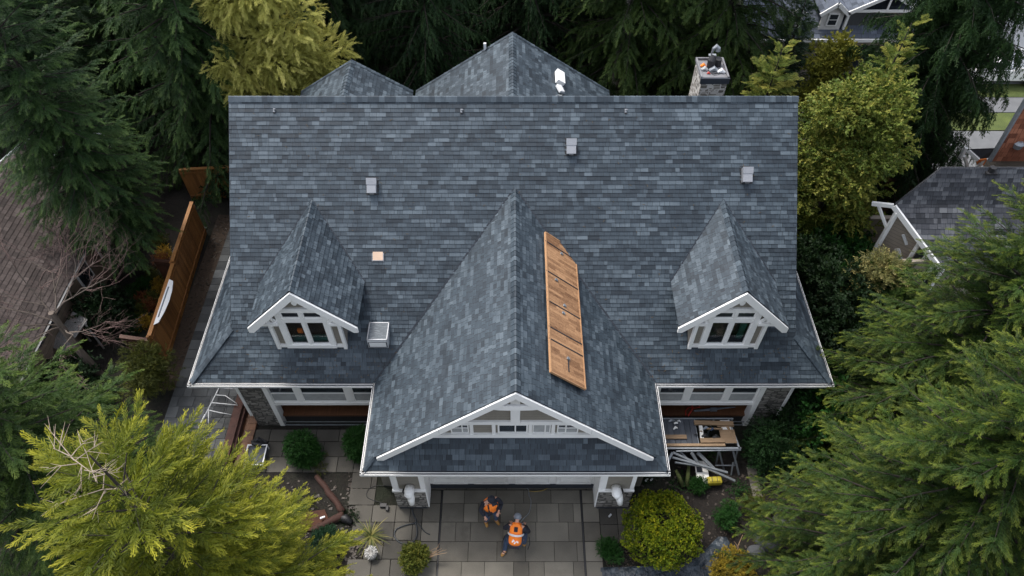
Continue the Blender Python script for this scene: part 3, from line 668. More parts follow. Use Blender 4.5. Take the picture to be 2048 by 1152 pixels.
# ---------------------------------------------------------------- vegetation
def kite(p, d, n, L, W, col):               # one blade: base, left, tip, right
    d = d/np.linalg.norm(d); s_ = np.cross(n, d); s_ /= (np.linalg.norm(s_)+1e-9)
    return [p, p+d*L*.45+s_*W*.5, p+d*L, p+d*L*.45-s_*W*.5], col
def template(kind, seed):
    r = np.random.RandomState(seed); V = []; T = []
    def add(p, d, L, W, roll=.5, tip=0.):
        n = np.array([r.normal(0, roll), r.normal(0, roll), 1.]); q, _ = kite(np.array(p, float), np.array(d, float), n, L, W, 0)
        V.extend(q); T.extend([tip*.6, tip*.85, min(1, tip+.25), tip*.85])
    if kind == 'spray':                     # feathery conifer spray
        for i in range(11):
            t = .04+i/11*.9; z = -.22*t*t
            for sg in (-1, 1):
                L = (.40*(1-t)**.75+.10)*r.uniform(.8, 1.2); a = sg*r.uniform(.55, .95)
                d = np.array([math.cos(a), math.sin(a), -.25+r.normal(0, .18)]); p = np.array([t+r.uniform(-.02, .02), 0, z])
                add(p, d, L, .055, .6, t*.6+.1)
                if L > .22:
                    for k_ in (.35, .65): add(p+d*L*k_, [math.cos(a-.6), math.sin(a-.6), -.2], L*.42, .045, .6, t*.5+.35*k_); add(p+d*L*k_, [math.cos(a+.5), math.sin(a+.5), -.3], L*.38, .045, .6, t*.5+.35*k_)
        add([0, 0, 0], [1, 0, -.1], .6, .03, .2, .1); add([.5, 0, -.06], [1, 0, -.25], .5, .04, .2, .7)
    elif kind == 'bough':                   # long narrow feathery bough end
        for i in range(17):
            t = .02+i/17*.93; z = -.16*t*t
            for sg in (-1, 1):
                L = (.19*(1-t)**.7+.085)*r.uniform(.75, 1.3); a = sg*r.uniform(.4, .85); d = np.array([math.cos(a), math.sin(a), -.15+r.normal(0, .25)]); p = np.array([t, 0, z])
                add(p, d, L, .036, .7, t*.65+.05)
                if i % 2 == 0: add(p+d*L*.5, [math.cos(a-sg*.7), math.sin(a-sg*.7), -.1+r.normal(0, .2)], L*.7, .03, .7, t*.55+.2)
        add([0, 0, 0], [1, 0, -.08], .6, .025, .2, .1); add([.5, 0, -.04], [1, 0, -.2], .52, .04, .3, .8)
    elif kind == 'hang':                    # drooping branchlet with needles
        for i in range(14):
            t = .03+i/14*.94; z = -.45*t*t
            for sg in (-1, 1):
                a = sg*r.uniform(.5, 1.1); L = r.uniform(.16, .30)*(1.15-t*.6)
                add([t, 0, z], [math.cos(a), math.sin(a)*.8, -.55+r.normal(0, .25)], L, .05, .7, t*.55)
        add([0, 0, 0], [1, 0, -.2], .55, .03, .2, 0); add([.48, 0, -.1], [1, 0, -.6], .5, .045, .2, .6)
    elif kind == 'leaf':                    # a leafy twig
        for i in range(12):
            t = .1+i/12*.85; a = r.uniform(-1.3, 1.3); add([t, 0, 0], [math.cos(a), math.sin(a), r.uniform(-.5, .6)], r.uniform(.25, .38), .2, .8, r.uniform(.1, .8))
    elif kind == 'tuft':                    # rosette at the end of a shoot
        for i in range(9):
            a = i*2.4; e = .25+r.uniform(0, .7); add([.2, 0, 0], [math.sin(e)+.2, math.cos(a), math.sin(a)], r.uniform(.5, .8), .3, .6, r.uniform(.4, .9))
    elif kind == 'blade':                   # strap leaf
        for i in range(1): add([0, 0, 0], [1, 0, 0], 1, .07, .1, .5)
    elif kind == 'fine':                    # small leafed sprig
        for i in range(16):
            t = .05+i/16*.9; a = (1 if i % 2 else -1)*r.uniform(.5, 1.2); add([t, 0, 0], [math.cos(a), math.sin(a), r.uniform(-.4, .4)], r.uniform(.16, .26), .1, .8, t*.8)
    return np.array(V), np.array(T)
TPL = {}
def fronds(kind, pos, dirs, size, tipb, rnd, seed, upv=None, roll=.5):
    """arrays of placements -> one big quad mesh"""
    if kind not in TPL: TPL[kind] = [template(kind, i) for i in range(4)]
    r = np.random.RandomState(seed); pos, dirs = np.array(pos), np.array(dirs); size = np.array(size); tipb = np.array(tipb); rnd = np.array(rnd)
    x = dirs/np.linalg.norm(dirs, axis=1)[:, None]; N = len(x)
    up = np.tile([0, 0, 1.], (N, 1)) if upv is None else np.array(upv); up = up+r.normal(0, roll, (N, 3))
    y = np.cross(up, x); y /= np.linalg.norm(y, axis=1)[:, None]; z = np.cross(x, y)
    which = r.randint(0, 4, N); VV = []; CC = []
    for w_ in range(4):
        T, tp = TPL[kind][w_]; ii = np.where(which == w_)[0]
        if not len(ii): continue
        B = np.stack([x[ii], y[ii], z[ii]], 1)*size[ii][:, None, None]
        P = np.einsum('vk,nkj->nvj', T, B)+pos[ii][:, None, :]
        tt = np.clip(tp[None, :]*(.3+.85*tipb[ii][:, None]), 0, 1); g = np.clip(rnd[ii][:, None]+r.normal(0, .09, (len(ii), len(T)//4)).repeat(4, 1), 0, 1)
        c = np.stack([tt, g, np.zeros_like(tt), np.ones_like(tt)], 2); VV.append(P.reshape(-1, 3)); CC.append(c.reshape(-1, 4))
    V = np.concatenate(VV); Cc = np.concatenate(CC)
    return V, np.arange(len(V)).reshape(-1, 4), Cc
def conifer(name, Hh, z0, Rr, nbr, fpm, fl, m, seed, kind='spray', up=.25, droop=.45, tipup=.0, prof=.8, hangp=.25, bark='bark', bare=0, spread=.9, lowshrink=.0):
    r = np.random.RandomState(seed); pos, dirs, size, tipb, rnd = [], [], [], [], []; tb = MB()
    tr = Hh*.011+.04; lean = r.normal(0, .01, 2)
    tb.tube([(lean[0]*z, lean[1]*z, z) for z in np.linspace(-.1, Hh*.985, 9)], [tr*(1-.93*i/8)*(1.35 if i == 0 else 1) for i in range(9)], 9)
    for i in range(nbr):
        q = 1-((i+.5)/nbr)**.62; q = min(.995, max(0, q+r.normal(0, .01))); h = z0+(Hh-z0)*q; az_ = i*2.39996+r.normal(0, .25)
        L = (Rr*(1-q)**prof*(1-lowshrink*max(0, .25-q)*3))*r.uniform(.72, 1.14)+.22
        ca, sa = math.cos(az_), math.sin(az_); u_ = up+q*.55; dr_ = droop*(1-q*.7)
        P = lambda s: np.array([ca*L*s+lean[0]*h, sa*L*s+lean[1]*h, h+L*(u_*s-dr_*s*s+tipup*s**4)])
        if L > .6: tb.tube([P(s) for s in (0, .35, .7, .95)], [max(.012, .016*L), .011*L, .006*L, .003], 5, cap=False)
        n = max(5, int(L*fpm)); bt = r.uniform(.15, .85)
        for j in range(n):
            s = .05+.95*(j+.5)/n if j < n-1 else .97
            if bare and q > 1-bare and r.random_sample() < .6: continue
            p = P(s); d = P(min(1.02, s+.03))-P(s-.03); d /= np.linalg.norm(d)
            a = (0 if j == n-1 else (1 if j % 2 else -1)*r.uniform(.35, 1.05)*spread)
            c_, s_ = math.cos(a), math.sin(a); d = np.array([d[0]*c_-d[1]*s_, d[0]*s_+d[1]*c_, d[2]-hangp*r.uniform(.4, 1.5)*(1-q*.5)])
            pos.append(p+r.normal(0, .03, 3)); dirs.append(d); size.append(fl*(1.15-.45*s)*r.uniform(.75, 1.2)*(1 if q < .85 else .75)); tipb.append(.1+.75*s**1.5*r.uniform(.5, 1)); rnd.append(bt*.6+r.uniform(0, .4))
    V, Q, Cc = fronds(kind, pos, dirs, size, tipb, rnd, seed, roll=.35)
    return tb, npmesh(name, V, Q, Cc)
def plant_tree(o, tb, me, m, bark='bark', cn='crown'):
    tb.build('trunk', M[bark], o, smooth=True); link(cn, me, m, o)
def cloud(clumps, n, kind, size, seed, outw=.8, shell=.6, droop=0., tip=None, cuts=None):
    """sprigs spread through ellipsoid clumps (x,y,z,rx,ry,rz)"""
    r = np.random.RandomState(seed); pos, dirs, sz, tipb, rnd = [], [], [], [], []
    vol = np.array([c[3]*c[4]*c[5] for c in clumps])**.67; vol = vol/vol.sum()
    for c, f in zip(clumps, vol):
        k_ = int(n*f)+3; g0 = r.uniform(.2, .8)
        d = r.normal(0, 1, (k_, 3)); d /= np.linalg.norm(d, axis=1)[:, None]; rad = shell+(1-shell)*r.random_sample(k_); rad *= 1+.12*np.sin(d[:, 0]*7+c[0]*5)*np.cos(d[:, 1]*6+d[:, 2]*5)
        p = d*rad[:, None]*np.array(c[3:6])+np.array(c[:3]); dd = d*outw+r.normal(0, .45, (k_, 3)); dd[:, 2] -= droop
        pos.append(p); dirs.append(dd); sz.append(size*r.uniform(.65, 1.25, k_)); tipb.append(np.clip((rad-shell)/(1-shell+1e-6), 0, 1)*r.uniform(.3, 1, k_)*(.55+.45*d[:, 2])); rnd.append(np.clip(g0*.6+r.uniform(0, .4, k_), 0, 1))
    pos, dirs, sz, tipb, rnd = map(np.concatenate, (pos, dirs, sz, tipb, rnd))
    ok = pos[:, 2] > .02
    V, Q, Cc = fronds(kind, pos[ok], dirs[ok], sz[ok], tipb[ok], rnd[ok], seed, roll=.6); V[:, 2] = np.maximum(V[:, 2], .015)
    return V, Q, Cc
def clumpset(rx, ry, z0, z1, n, cr, seed, pw=1.0):
    r = random.Random(seed); out = []
    for i in range(n):
        t = r.random(); z = z0+(z1-z0)*t; e = math.sin(PI*min(.98, max(.06, t*.9+.08)))**pw; a = i*2.4+r.random(); q = math.sqrt(r.random())
        s = cr*r.uniform(.7, 1.25); out.append((math.cos(a)*rx*e*q, math.sin(a)*ry*e*q, z, s, s, s*.75))
    return out
def limbs(tb, clumps, h, r0, seed, n=None):
    r = random.Random(seed); tb.tube([(0, 0, -.1), (.03, .02, h*.4), (.0, .05, h*.8)], [r0*1.3, r0, r0*.6], 8)
    for c in clumps[:n or len(clumps)]:
        s = (0, .03, h*r.uniform(.3, .75)); m_ = ((c[0])*.5, c[1]*.5, (s[2]*.45+c[2]*.55)); tb.tube([s, m_, c[:3]], [r0*.4, r0*.25, r0*.08], 5, cap=False)
def bush(name, x, y, clumps, n, kind, size, m, seed, label, cat='shrub', group=None, stem=True, cn='foliage', **kw):
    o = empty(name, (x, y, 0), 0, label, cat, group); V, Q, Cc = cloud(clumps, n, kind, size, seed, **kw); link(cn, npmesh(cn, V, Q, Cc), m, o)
    if stem:
        tb = MB(); h = max(c[2] for c in clumps)
        for i in range(5):
            a = i*1.3; tb.tube([(0, 0, -.03), (math.cos(a)*.12, math.sin(a)*.12, h*.4), (math.cos(a)*.3, math.sin(a)*.3, h*.8)], [.035, .025, .01], 5)
        tb.build('stem', M['bark'], o)
    return o
L_ = {}
L_['fir'] = m_leaf('fir_foliage', (.008, .028, .010), (.025, .063, .018), (.054, .108, .026), (.19, .27, .06), .9)
L_['firlight'] = m_leaf('light_fir_foliage', (.009, .026, .006), (.028, .060, .012), (.058, .100, .018), (.14, .18, .035), .8)
L_['firdark'] = m_leaf('dark_fir_foliage', (.006, .019, .008), (.018, .045, .015), (.037, .078, .024), (.10, .16, .045), .8)
L_['lime'] = m_leaf('lime_cedar_foliage', (.024, .045, .003), (.085, .112, .005), (.19, .205, .010), (.66, .58, .05), .9)
L_['cedar'] = m_leaf('green_cedar_foliage', (.005, .020, .003), (.016, .046, .007), (.040, .083, .010), (.33, .35, .03), .85)
L_['cedarm'] = m_leaf('mid_cedar_foliage', (.009, .030, .006), (.026, .062, .010), (.052, .10, .016), (.24, .29, .04), .85)
L_['yellow'] = m_leaf('yellow_foliage', (.20, .21, .04), (.44, .43, .10), (.64, .58, .18), (.82, .70, .30), .75)
L_['ygreen'] = m_leaf('yellow_green_foliage', (.024, .056, .007), (.10, .145, .02), (.33, .31, .06), (.52, .43, .13), .75, clump=.4)
L_['bushgreen'] = m_leaf('clipped_green_foliage', (.006, .034, .005), (.014, .060, .008), (.026, .085, .013), (.05, .13, .02), .6)
L_['golden'] = m_leaf('golden_round_foliage', (.020, .062, .003), (.075, .130, .005), (.18, .23, .008), (.52, .44, .015), .95, clump=1.2)
L_['dark'] = m_leaf('dark_shrub_foliage', (.004, .013, .004), (.009, .026, .007), (.019, .042, .010), (.035, .065, .014), .6)
L_['olive'] = m_leaf('olive_foliage', (.022, .032, .005), (.055, .066, .010), (.10, .105, .016), (.18, .16, .03), .7)
L_['blossom'] = m_leaf('cream_blossom', (.16, .14, .03), (.40, .32, .11), (.56, .45, .20), (.6, .5, .25), .6)
L_['flower'] = m_leaf('orange_flowers', (.12, .07, .01), (.28, .17, .015), (.42, .27, .02), (.5, .32, .03), .6)
L_['rusty'] = m_leaf('rusty_leaves', (.08, .025, .012), (.17, .055, .02), (.25, .10, .03), (.3, .13, .04), .6)
L_['strap'] = m_leaf('strap_leaves', (.04, .06, .015), (.10, .12, .03), (.2, .19, .06), (.34, .28, .09), .8)
TW = {}
# --- the four near trees
def put_conifer(name, label, x, y, grp, args, mat, bark='bark', cat='tree', rz=0):
    o = empty(name, (x, y, 0), rz, label, cat, grp); tb, me = conifer('crown', **args); plant_tree(o, tb, me, mat, bark); return o
o = put_conifer('cedar_tree', 'lime green cedar with bare pale twigs at its top, bottom left corner', -6.8, 5.0, None,
    dict(Hh=13.9, z0=2.0, Rr=2.9, nbr=200, fpm=8.5, fl=.80, m=None, seed=3, kind='bough', up=.36, droop=.40, prof=.60, hangp=.12, bare=.04, spread=.6), L_['lime'])
r = random.Random(4); b = MB()                       # its dead top
for i in range(15):
    a = i*2.4; L = r.uniform(.3, .85); z = r.uniform(12.4, 13.9); p0 = Vector((0, 0, z)); d = Vector((math.cos(a), math.sin(a), r.uniform(-.1, .35)))
    p1 = p0+d*L*.5; p2 = p0+d*L+Vector((0, 0, -.05)); b.tube([p0, p1, p2], [.010, .006, .002], 5)
    for k_ in range(4): e = d.cross(Vector((0, 0, 1)))*r.uniform(-1, 1)+d*.6; q = p0+d*L*r.uniform(.35, .9); b.tube([q, q+e*r.uniform(.2, .45)], [.005, .002], 4)
b.build('dead_twigs', M['twig'], o)
put_conifer('cedar_tree', 'mid green cedar at the left edge, behind the lime green one', -12.2, 8.2, None,
    dict(Hh=12.8, z0=1.0, Rr=3.6, nbr=210, fpm=9, fl=.66, m=None, seed=5, kind='bough', up=.2, droop=.45, prof=.6, hangp=.3), L_['cedarm'])
put_conifer('cedar_tree', 'huge yellow-tipped green cedar in the bottom right corner', 10.75, 7.0, None,
    dict(Hh=14.6, z0=1.0, Rr=3.9, nbr=390, fpm=11, fl=.58, m=None, seed=7, kind='bough', up=.22, droop=.42, prof=.55, hangp=.32), L_['cedar'])
put_conifer('cedar_tree', 'yellow-tipped green cedar at the right edge, in front of the grey neighbouring roof', 13.5, 12.0, None,
    dict(Hh=14.0, z0=.6, Rr=3.5, nbr=330, fpm=11, fl=.58, m=None, seed=9, kind='bough', up=.22, droop=.42, prof=.6, hangp=.3), L_['cedar'])
put_conifer('fir_tree', 'tall dark fir with drooping boughs over the brown roof', -16.0, 20.2, None,
    dict(Hh=16.5, z0=3.0, lowshrink=.5, Rr=2.6, nbr=210, fpm=9, fl=.72, m=None, seed=11, kind='bough', up=.10, droop=.55, tipup=.20, prof=.55, hangp=.42, spread=.8), L_['fir'])
# --- firs behind: four shapes, copied
protos = []
for i, (mt, kd, sd_, fz) in enumerate((('firdark', 'hang', 21, .8), ('fir', 'bough', 22, .95), ('firlight', 'bough', 23, .95), ('firdark', 'bough', 24, 1.1))):
    protos.append((conifer('crown', 17, 1.0, 3.8, 165, 6, fz, None, sd_, kd, .12, .55, .1, .55, .6), L_[mt]))
def put_proto(i, name, label, x, y, s, sz=None, rz=0., mat=None, cat='tree', grp=None):
    (tb, me), mt = protos[i]; o = empty(name, (x, y, 0), rz, label, cat, grp); o.scale = (s, s, sz or s)
    if 'me' not in TW.setdefault(i, {}):
        t = tb.build('trunk', M['bark'], o, smooth=True); c = link('crown', me, mt, o); TW[i]['me'] = (t, c)
    else:
        for q in TW[i]['me']: d = q.copy(); C.objects.link(d); d.parent = o
    c = [k for k in C.objects if k.parent == o and k.name.startswith('crown')][0]
    if mat: c.material_slots[0].link = 'OBJECT'; c.material_slots[0].material = L_[mat]
    return o
put_proto(1, 'fir_tree', 'broad dark fir between the tall drooping fir and the yellow tree', -13.6, 27.5, 1.12, 1.0, .4)
put_proto(0, 'fir_tree', 'shaggy fir with a brown inside, between the two back roof peaks', -4.1, 31.2, .95, 1.0, 1.)
put_proto(2, 'fir_tree', 'light green broad fir behind the right-hand back roof', 5.9, 32.5, 1.08, .95, 2.)
put_proto(1, 'fir_tree', 'mid green fir straight behind the stone chimney', 10.2, 31.3, 1.1, 1.02, 2.6, 'firlight')
put_proto(0, 'fir_tree', 'very dark fir directly behind the tallest back roof peak', .8, 35, 1.15, 1.1, .2)
put_proto(3, 'fir_tree', 'dark fir behind the yellow tree', -9.6, 33.5, 1.1, 1.1, .9)
put_proto(3, 'fir_tree', 'dark fir in the top left corner, behind the brown roof', -22, 28.5, 1.15, 1.0, 3.1)
put_proto(1, 'fir_tree', 'dark fir at the top edge, between the two left firs', -19.2, 33.5, 1.15, 1.1, 4.)
back = [(-26, 37), (-14.5, 38), (-6, 40), (-1.5, 41), (4, 41.5), (9, 39.5), (-31, 33), (-21, 43), (-11, 46), (0, 48), (7, 48.5), (-30, 46), (-4, 54), (-17, 52)]
bl = random.Random(9); ORD = ['first', 'second', 'third', 'fourth', 'fifth', 'sixth', 'seventh', 'eighth', 'ninth', 'tenth', 'eleventh', 'twelfth', 'thirteenth', 'fourteenth', 'fifteenth', 'sixteenth']; back.sort(key=lambda p: p[0]/p[1])
for i, (x, y) in enumerate(back):
    put_proto((0, 3, 1, 3)[i % 4], 'fir_tree', 'dark fir of the wood along the top edge, %s from the left' % ORD[i], x, y, 1.15+bl.uniform(-.1, .15), 1.05+bl.uniform(-.1, .15), bl.uniform(0, 6), grp='dark firs of the wood behind the house')
put_conifer('weeping_tree', 'giant dark weeping conifer between the far house and the road', 17.5, 26.0, None,
    dict(Hh=17.5, z0=1.2, Rr=3.6, nbr=320, fpm=13, fl=.85, m=None, seed=31, kind='hang', up=.12, droop=.5, prof=.42, hangp=1.5), m_leaf('weeping_foliage', (.006, .020, .007), (.015, .042, .010), (.032, .070, .015), (.08, .13, .028), .85))
# --- broad crowns
def broad(name, label, x, y, clumps, n, size, mat, seed, h, kind='leaf', r0=.12, bark='bark', cat='tree', **kw):
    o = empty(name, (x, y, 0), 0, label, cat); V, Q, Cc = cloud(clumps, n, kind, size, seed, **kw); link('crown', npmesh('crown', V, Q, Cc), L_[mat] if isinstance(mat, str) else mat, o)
    tb = MB(); limbs(tb, clumps, h, r0, seed, 22); tb.build('trunk', M[bark], o, smooth=True); return o
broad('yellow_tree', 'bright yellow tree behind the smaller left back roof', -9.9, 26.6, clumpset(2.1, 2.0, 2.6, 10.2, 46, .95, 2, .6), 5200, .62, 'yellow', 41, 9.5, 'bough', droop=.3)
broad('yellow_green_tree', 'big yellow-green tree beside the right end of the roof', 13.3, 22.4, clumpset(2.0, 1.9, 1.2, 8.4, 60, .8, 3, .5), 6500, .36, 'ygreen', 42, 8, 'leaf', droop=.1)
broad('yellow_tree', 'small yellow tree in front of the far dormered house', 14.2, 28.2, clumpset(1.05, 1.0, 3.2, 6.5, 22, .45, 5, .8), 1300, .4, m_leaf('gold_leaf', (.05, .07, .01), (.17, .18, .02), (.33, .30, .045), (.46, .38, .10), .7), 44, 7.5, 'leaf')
def cone(name, label, x, y, Hh, Rr, mat, seed, z0=.5, **kw):
    a = dict(Hh=Hh, z0=z0, Rr=Rr, nbr=110, fpm=9, fl=.5, m=None, seed=seed, kind='spray', up=.35, droop=.35, prof=.75, hangp=.1); a.update(kw)
    return put_conifer(name, label, x, y, None, a, mat)
cone('conical_tree', 'slim bright green conical tree on the right of the yellow-green tree', 14.5, 23.9, 10.0, 1.5, L_['ygreen'], 51)
cone('conical_tree', 'bright green conical tree between chimney and yellow-green tree', 10.9, 26.0, 7.9, 1.6, L_['ygreen'], 52)
cone('conical_tree', 'dark narrow fir in front of the far dormered house', 12.8, 29.5, 8.4, 1.3, L_['firdark'], 53)
b = MB(); b.tube([(5.3, 31.6, 0), (5.45, 31.7, 5), (5.6, 31.7, 9.3)], [.42, .25, .04], 10); b.tube([(5.5, 31.7, 7), (6.2, 31.4, 7.5)], [.06, .02], 6); b.tube([(5.5, 31.7, 8), (6.0, 31.8, 8.6)], [.05, .02], 6)
k = NT('bleached_trunk'); n1 = k.noise(3, 5); M['snag'] = k.fin(k.ramp(n1, [(.4, (.05, .045, .04)), (.6, (.30, .27, .24))]), .9, n1, .4)
tag(b.build('dead_trunk', M['snag'], smooth=True), 'bleached dead trunk standing between the dark firs behind the tallest back roof', 'trunk')
# right side, between the house and the big cedar
sh = [((11.9, 19.2), 2.3, 1.3, 'dark', 'dark shrub against the right wall, below the yellow-green tree'), ((13.7, 20.1), 2.2, 1.15, 'bushgreen', 'green shrub in front of the taupe neighbouring gable'),
      ((12.6, 16.9), 3.4, 1.5, 'dark', 'dark shrub beside the right-hand eave'), ((14.3, 17.0), 3.2, 1.5, 'cedarm', 'feathery mid green shrub below the cream blossoming one'),
      ((12.2, 14.7), 3.2, 1.3, 'dark', 'dark shrub beside the right front corner of the roof'), ((11.1, 12.6), 2.2, 1.0, 'bushgreen', 'green shrub under the right front corner of the roof')]
for i, ((x, y), h, rr, mt, lab) in enumerate(sh):
    bush('shrub', x, y, clumpset(rr, rr, .4, h, 18, .75, 60+i, .5), 1300, 'spray' if mt == 'cedarm' else 'leaf', .42, L_[mt], 60+i, lab)
bush('blossom_shrub', 13.7, 17.4, clumpset(.9, .85, 1.0, 3.9, 16, .5, 70, .6), 900, 'fine', .42, m_leaf('cream_tipped', (.05, .065, .02), (.16, .16, .05), (.42, .34, .13), (.62, .50, .24), .85), 70, 'cream blossoming shrub in front of the neighbouring window')
# under the right windows
bush('shrub', 9.0, 11.6, clumpset(.85, .8, .5, 1.9, 16, .45, 71, .6), 1500, 'fine', .3, m_leaf('pine_green', (.006, .022, .006), (.013, .042, .010), (.024, .065, .015), (.04, .10, .02), .6), 71, 'dark green shrub covering the right end of the work platform')
bush('shrub', 10.2, 12.6, clumpset(.7, .7, .4, 1.8, 12, .45, 72, .6), 1100, 'fine', .3, L_['dark'], 72, 'dark green shrub below the right stone pier')
# front left topiary
for i, (u, v, z, s, lab) in enumerate(((607, 905, .3, .68, 'round green topiary bush on the patio, the one in the open'), (722, 895, .3, .66, 'green topiary bush half hidden by the garage eave'))):
    p = at(u, v, z); bush('topiary_bush', p.x, p.y, [(0, 0, .62, s*.8, s*.8, .55), (0, 0, .95, s*.65, s*.6, .4), (.15, -.1, .4, s*.7, s*.7, .4)], 2600, 'fine', .17, L_['bushgreen'], 80+i, lab, 'bush', shell=.8)
p = at(648, 1095, .3); bush('bush', p.x, p.y, [(0, 0, .5, .42, .5, .45), (.1, .2, .4, .4, .4, .4)], 1200, 'fine', .16, m_leaf('bluegreen', (.008, .03, .014), (.018, .055, .024), (.03, .08, .03), (.04, .1, .04), .6), 83, 'small bluish green bush beside the rotten logs', 'bush', shell=.8)
# golden round bush and its neighbours
p = at(1322, 1060, 1.0)
g = [(0, 0, .95, 1.24, 1.22, .95)]
rr_ = random.Random(3)
for i in range(34):
    a = i*2.4; e = rr_.uniform(.1, 1.3); g.append((math.cos(a)*1.12*math.cos(e), math.sin(a)*1.1*math.cos(e), .95+.85*math.sin(e), .27, .27, .2))
bush('golden_bush', p.x, p.y, g, 5200, 'tuft', .095, L_['golden'], 90, 'large round golden green bush beside the driveway', 'bush', shell=.85)
for i, (u, v, z, s, mt, lab) in enumerate(((1218, 1100, .25, .38, 'bushgreen', 'small dark green ball bush at the driveway edge'), (1455, 1035, .3, .48, 'bushgreen', 'flat green shrub in the dark bed right of the golden bush'),
        (1513, 1012, .3, .5, 'olive', 'yellowish green shrub beside the big right-hand cedar'), (1395, 972, .2, .3, 'bushgreen', 'low green creeper beside the yellow bag'))):
    p = at(u, v, z); bush('bush', p.x, p.y, clumpset(s*.7, s*.7, .15, s*1.2, 9, s*.5, 92+i, .5), 900, 'fine', .15, L_[mt], 92+i, lab, 'bush')
p = at(1465, 1132, .3); bush('golden_shrub', p.x, p.y, clumpset(.75, .45, .15, .7, 14, .25, 97, .5), 1300, 'leaf', .15, m_leaf('gold2', (.07, .06, .008), (.20, .15, .015), (.35, .24, .02), (.45, .3, .03), .7), 97, 'golden yellow shrub at the bottom edge, beside the tarp')
p = at(828, 1120, .3); o = bush('bush', p.x, p.y, [(0, 0, .4, .42, .42, .36), (.1, .1, .5, .3, .3, .3)], 900, 'leaf', .16, m_leaf('ol2', (.03, .05, .01), (.09, .12, .018), (.18, .17, .025), (.25, .15, .03), .7), 99, 'yellow-green bush with orange canes at the left edge of the driveway', 'bush')
b = MB(); rr_ = random.Random(8)
for i in range(9): b.tube([(.25, .05, .25), (.6, .12+rr_.uniform(-.1, .15), .5), (.95+rr_.uniform(-.2, .15), .2+rr_.uniform(-.12, .25), .62)], [.012, .01, .006], 5)
b.build('cane', M['pine'], o)
# strap-leaved plant
p = at(742, 1072, .1); o = empty('strap_leaf_plant', p, 0, 'spiky yellow-green strap-leaved plant on the patio', 'plant'); b = MB(); rr_ = random.Random(12)
for i in range(46):
    a = i*2.4; L = rr_.uniform(.4, .95); d = Vector((math.cos(a), math.sin(a), 0)); s_ = Vector((-d.y, d.x, 0)); e = rr_.uniform(.25, 1.0); w_ = .018; vs = []
    for j in range(5): t = j/4; q = d*L*t*math.cos(e*(1-.4*t))+Vector((0, 0, L*(math.sin(e)*t-.55*t*t))); ww = w_*(1-t)**.6+.002; vs += [q-s_*ww, q+s_*ww]
    b.add(vs, [(2*j, 2*j+1, 2*j+3, 2*j+2) for j in range(4)], (rr_.uniform(0, .9), rr_.random(), 0, 1))
b.build('leaves', L_['strap'], o)
# flower bed behind the fence
fl = [(318, 478, 'olive'), (330, 505, 'flower'), (322, 520, 'rusty'), (308, 550, 'olive'), (318, 573, 'flower'), (290, 568, 'bushgreen'), (282, 597, 'rusty'), (305, 597, 'olive'), (283, 622, 'olive'), (304, 612, 'rusty'), (294, 645, 'flower'), (268, 648, 'bushgreen'), (272, 610, 'bushgreen'), (262, 580, 'bushgreen')]
kinds = {'olive': 'olive green', 'flower': 'orange-yellow flowering', 'rusty': 'rusty red', 'bushgreen': 'dark green'}
for i, (u, v, mt) in enumerate(fl):
    p = at(u, v, .3); bush('flower_clump', p.x, p.y, clumpset(.28, .28, .12, .5, 7, .17, 120+i, .5), 260, 'fine', .16, L_[mt], 120+i, '%s clump behind the orange fence, %s of its colour from the far end' % (kinds[mt], ORD[sum(1 for f_ in fl if f_[2] == mt and f_[1] < v)]), 'plant', kinds[mt]+' clumps in the bed behind the orange fence', stem=False)
p = at(292, 745, 1.0); bush('olive_shrub', p.x, p.y, clumpset(.95, .95, .3, 2.0, 18, .42, 140, .6), 1300, 'fine', .3, L_['olive'], 140, 'loose olive green shrub at the near end of the orange fence')
for i, (x, y, lab) in enumerate(((-11.9, 25.4, 'dark shrub in front of the back left fence'), (-13.4, 25.6, 'dark shrub behind the far end of the orange fence'), (-16.2, 14.0, 'dark shrub between the bare tree and the olive shrub'), (-16.3, 17.4, 'dark shrub between the brown house and the flower bed'), (-10.9, 26.5, 'green shrub beside the left back corner of the roof'))):
    bush('shrub', x, y, clumpset(.9, .9, .3, 1.6, 12, .5, 150+i, .5), 700, 'leaf', .35, L_['dark'], 150+i, lab)
for i in range(9):
    p = at(*[(700, 1035), (610, 1010), (1420, 905), (1500, 900), (640, 930), (1360, 965), (1290, 955), (1560, 850), (1480, 985)][i], .05)
    bush('weed_patch', p.x, p.y, clumpset(.35, .35, .03, .18, 6, .15, 170+i, .5), 110, 'fine', .16, L_[('dark', 'olive', 'bushgreen')[i % 3]], 170+i, 'low weeds in dark soil '+('above the long rotten log', 'under the tips of the lime green cedar', 'under the work platform', 'right of the work platform', 'left of the round topiary bush', 'beside the left mossy log', 'at the right garage corner', 'under the big right-hand cedar', 'right of the trestle legs')[i], 'weeds', 'low weeds in the dark soil', stem=False)
# bare reddish tree over the brown roof
o = empty('bare_tree', (-15.9, 15.0, 0), 0, 'leafless tree with reddish twigs in front of the brown roof', 'tree'); b = MB(); t2 = MB(); rr_ = random.Random(5)
b.tube([(0, 0, -.1), (-.05, 0, 2), (0, .05, 4.2)], [.17, .13, .10], 9)
def grow(p, d, L, r0, dep):
    q = p+d*L; mdl = (p+q)/2+Vector([rr_.uniform(-1, 1) for _ in range(3)])*L*.08
    (b if dep < 2 else t2).tube([p, mdl, q], [r0, r0*.8, r0*.6], 5 if dep < 2 else 3, cap=False)
    if dep < 5:
        for k_ in range(3 if dep < 4 else 2):
            n = (d+Vector([rr_.uniform(-1, 1), rr_.uniform(-1, 1), rr_.uniform(-.45, .75)])*.8).normalized(); grow(q if k_ == 0 else p+(q-p)*rr_.uniform(.4, .95), n, L*rr_.uniform(.62, .86), r0*.56, dep+1)
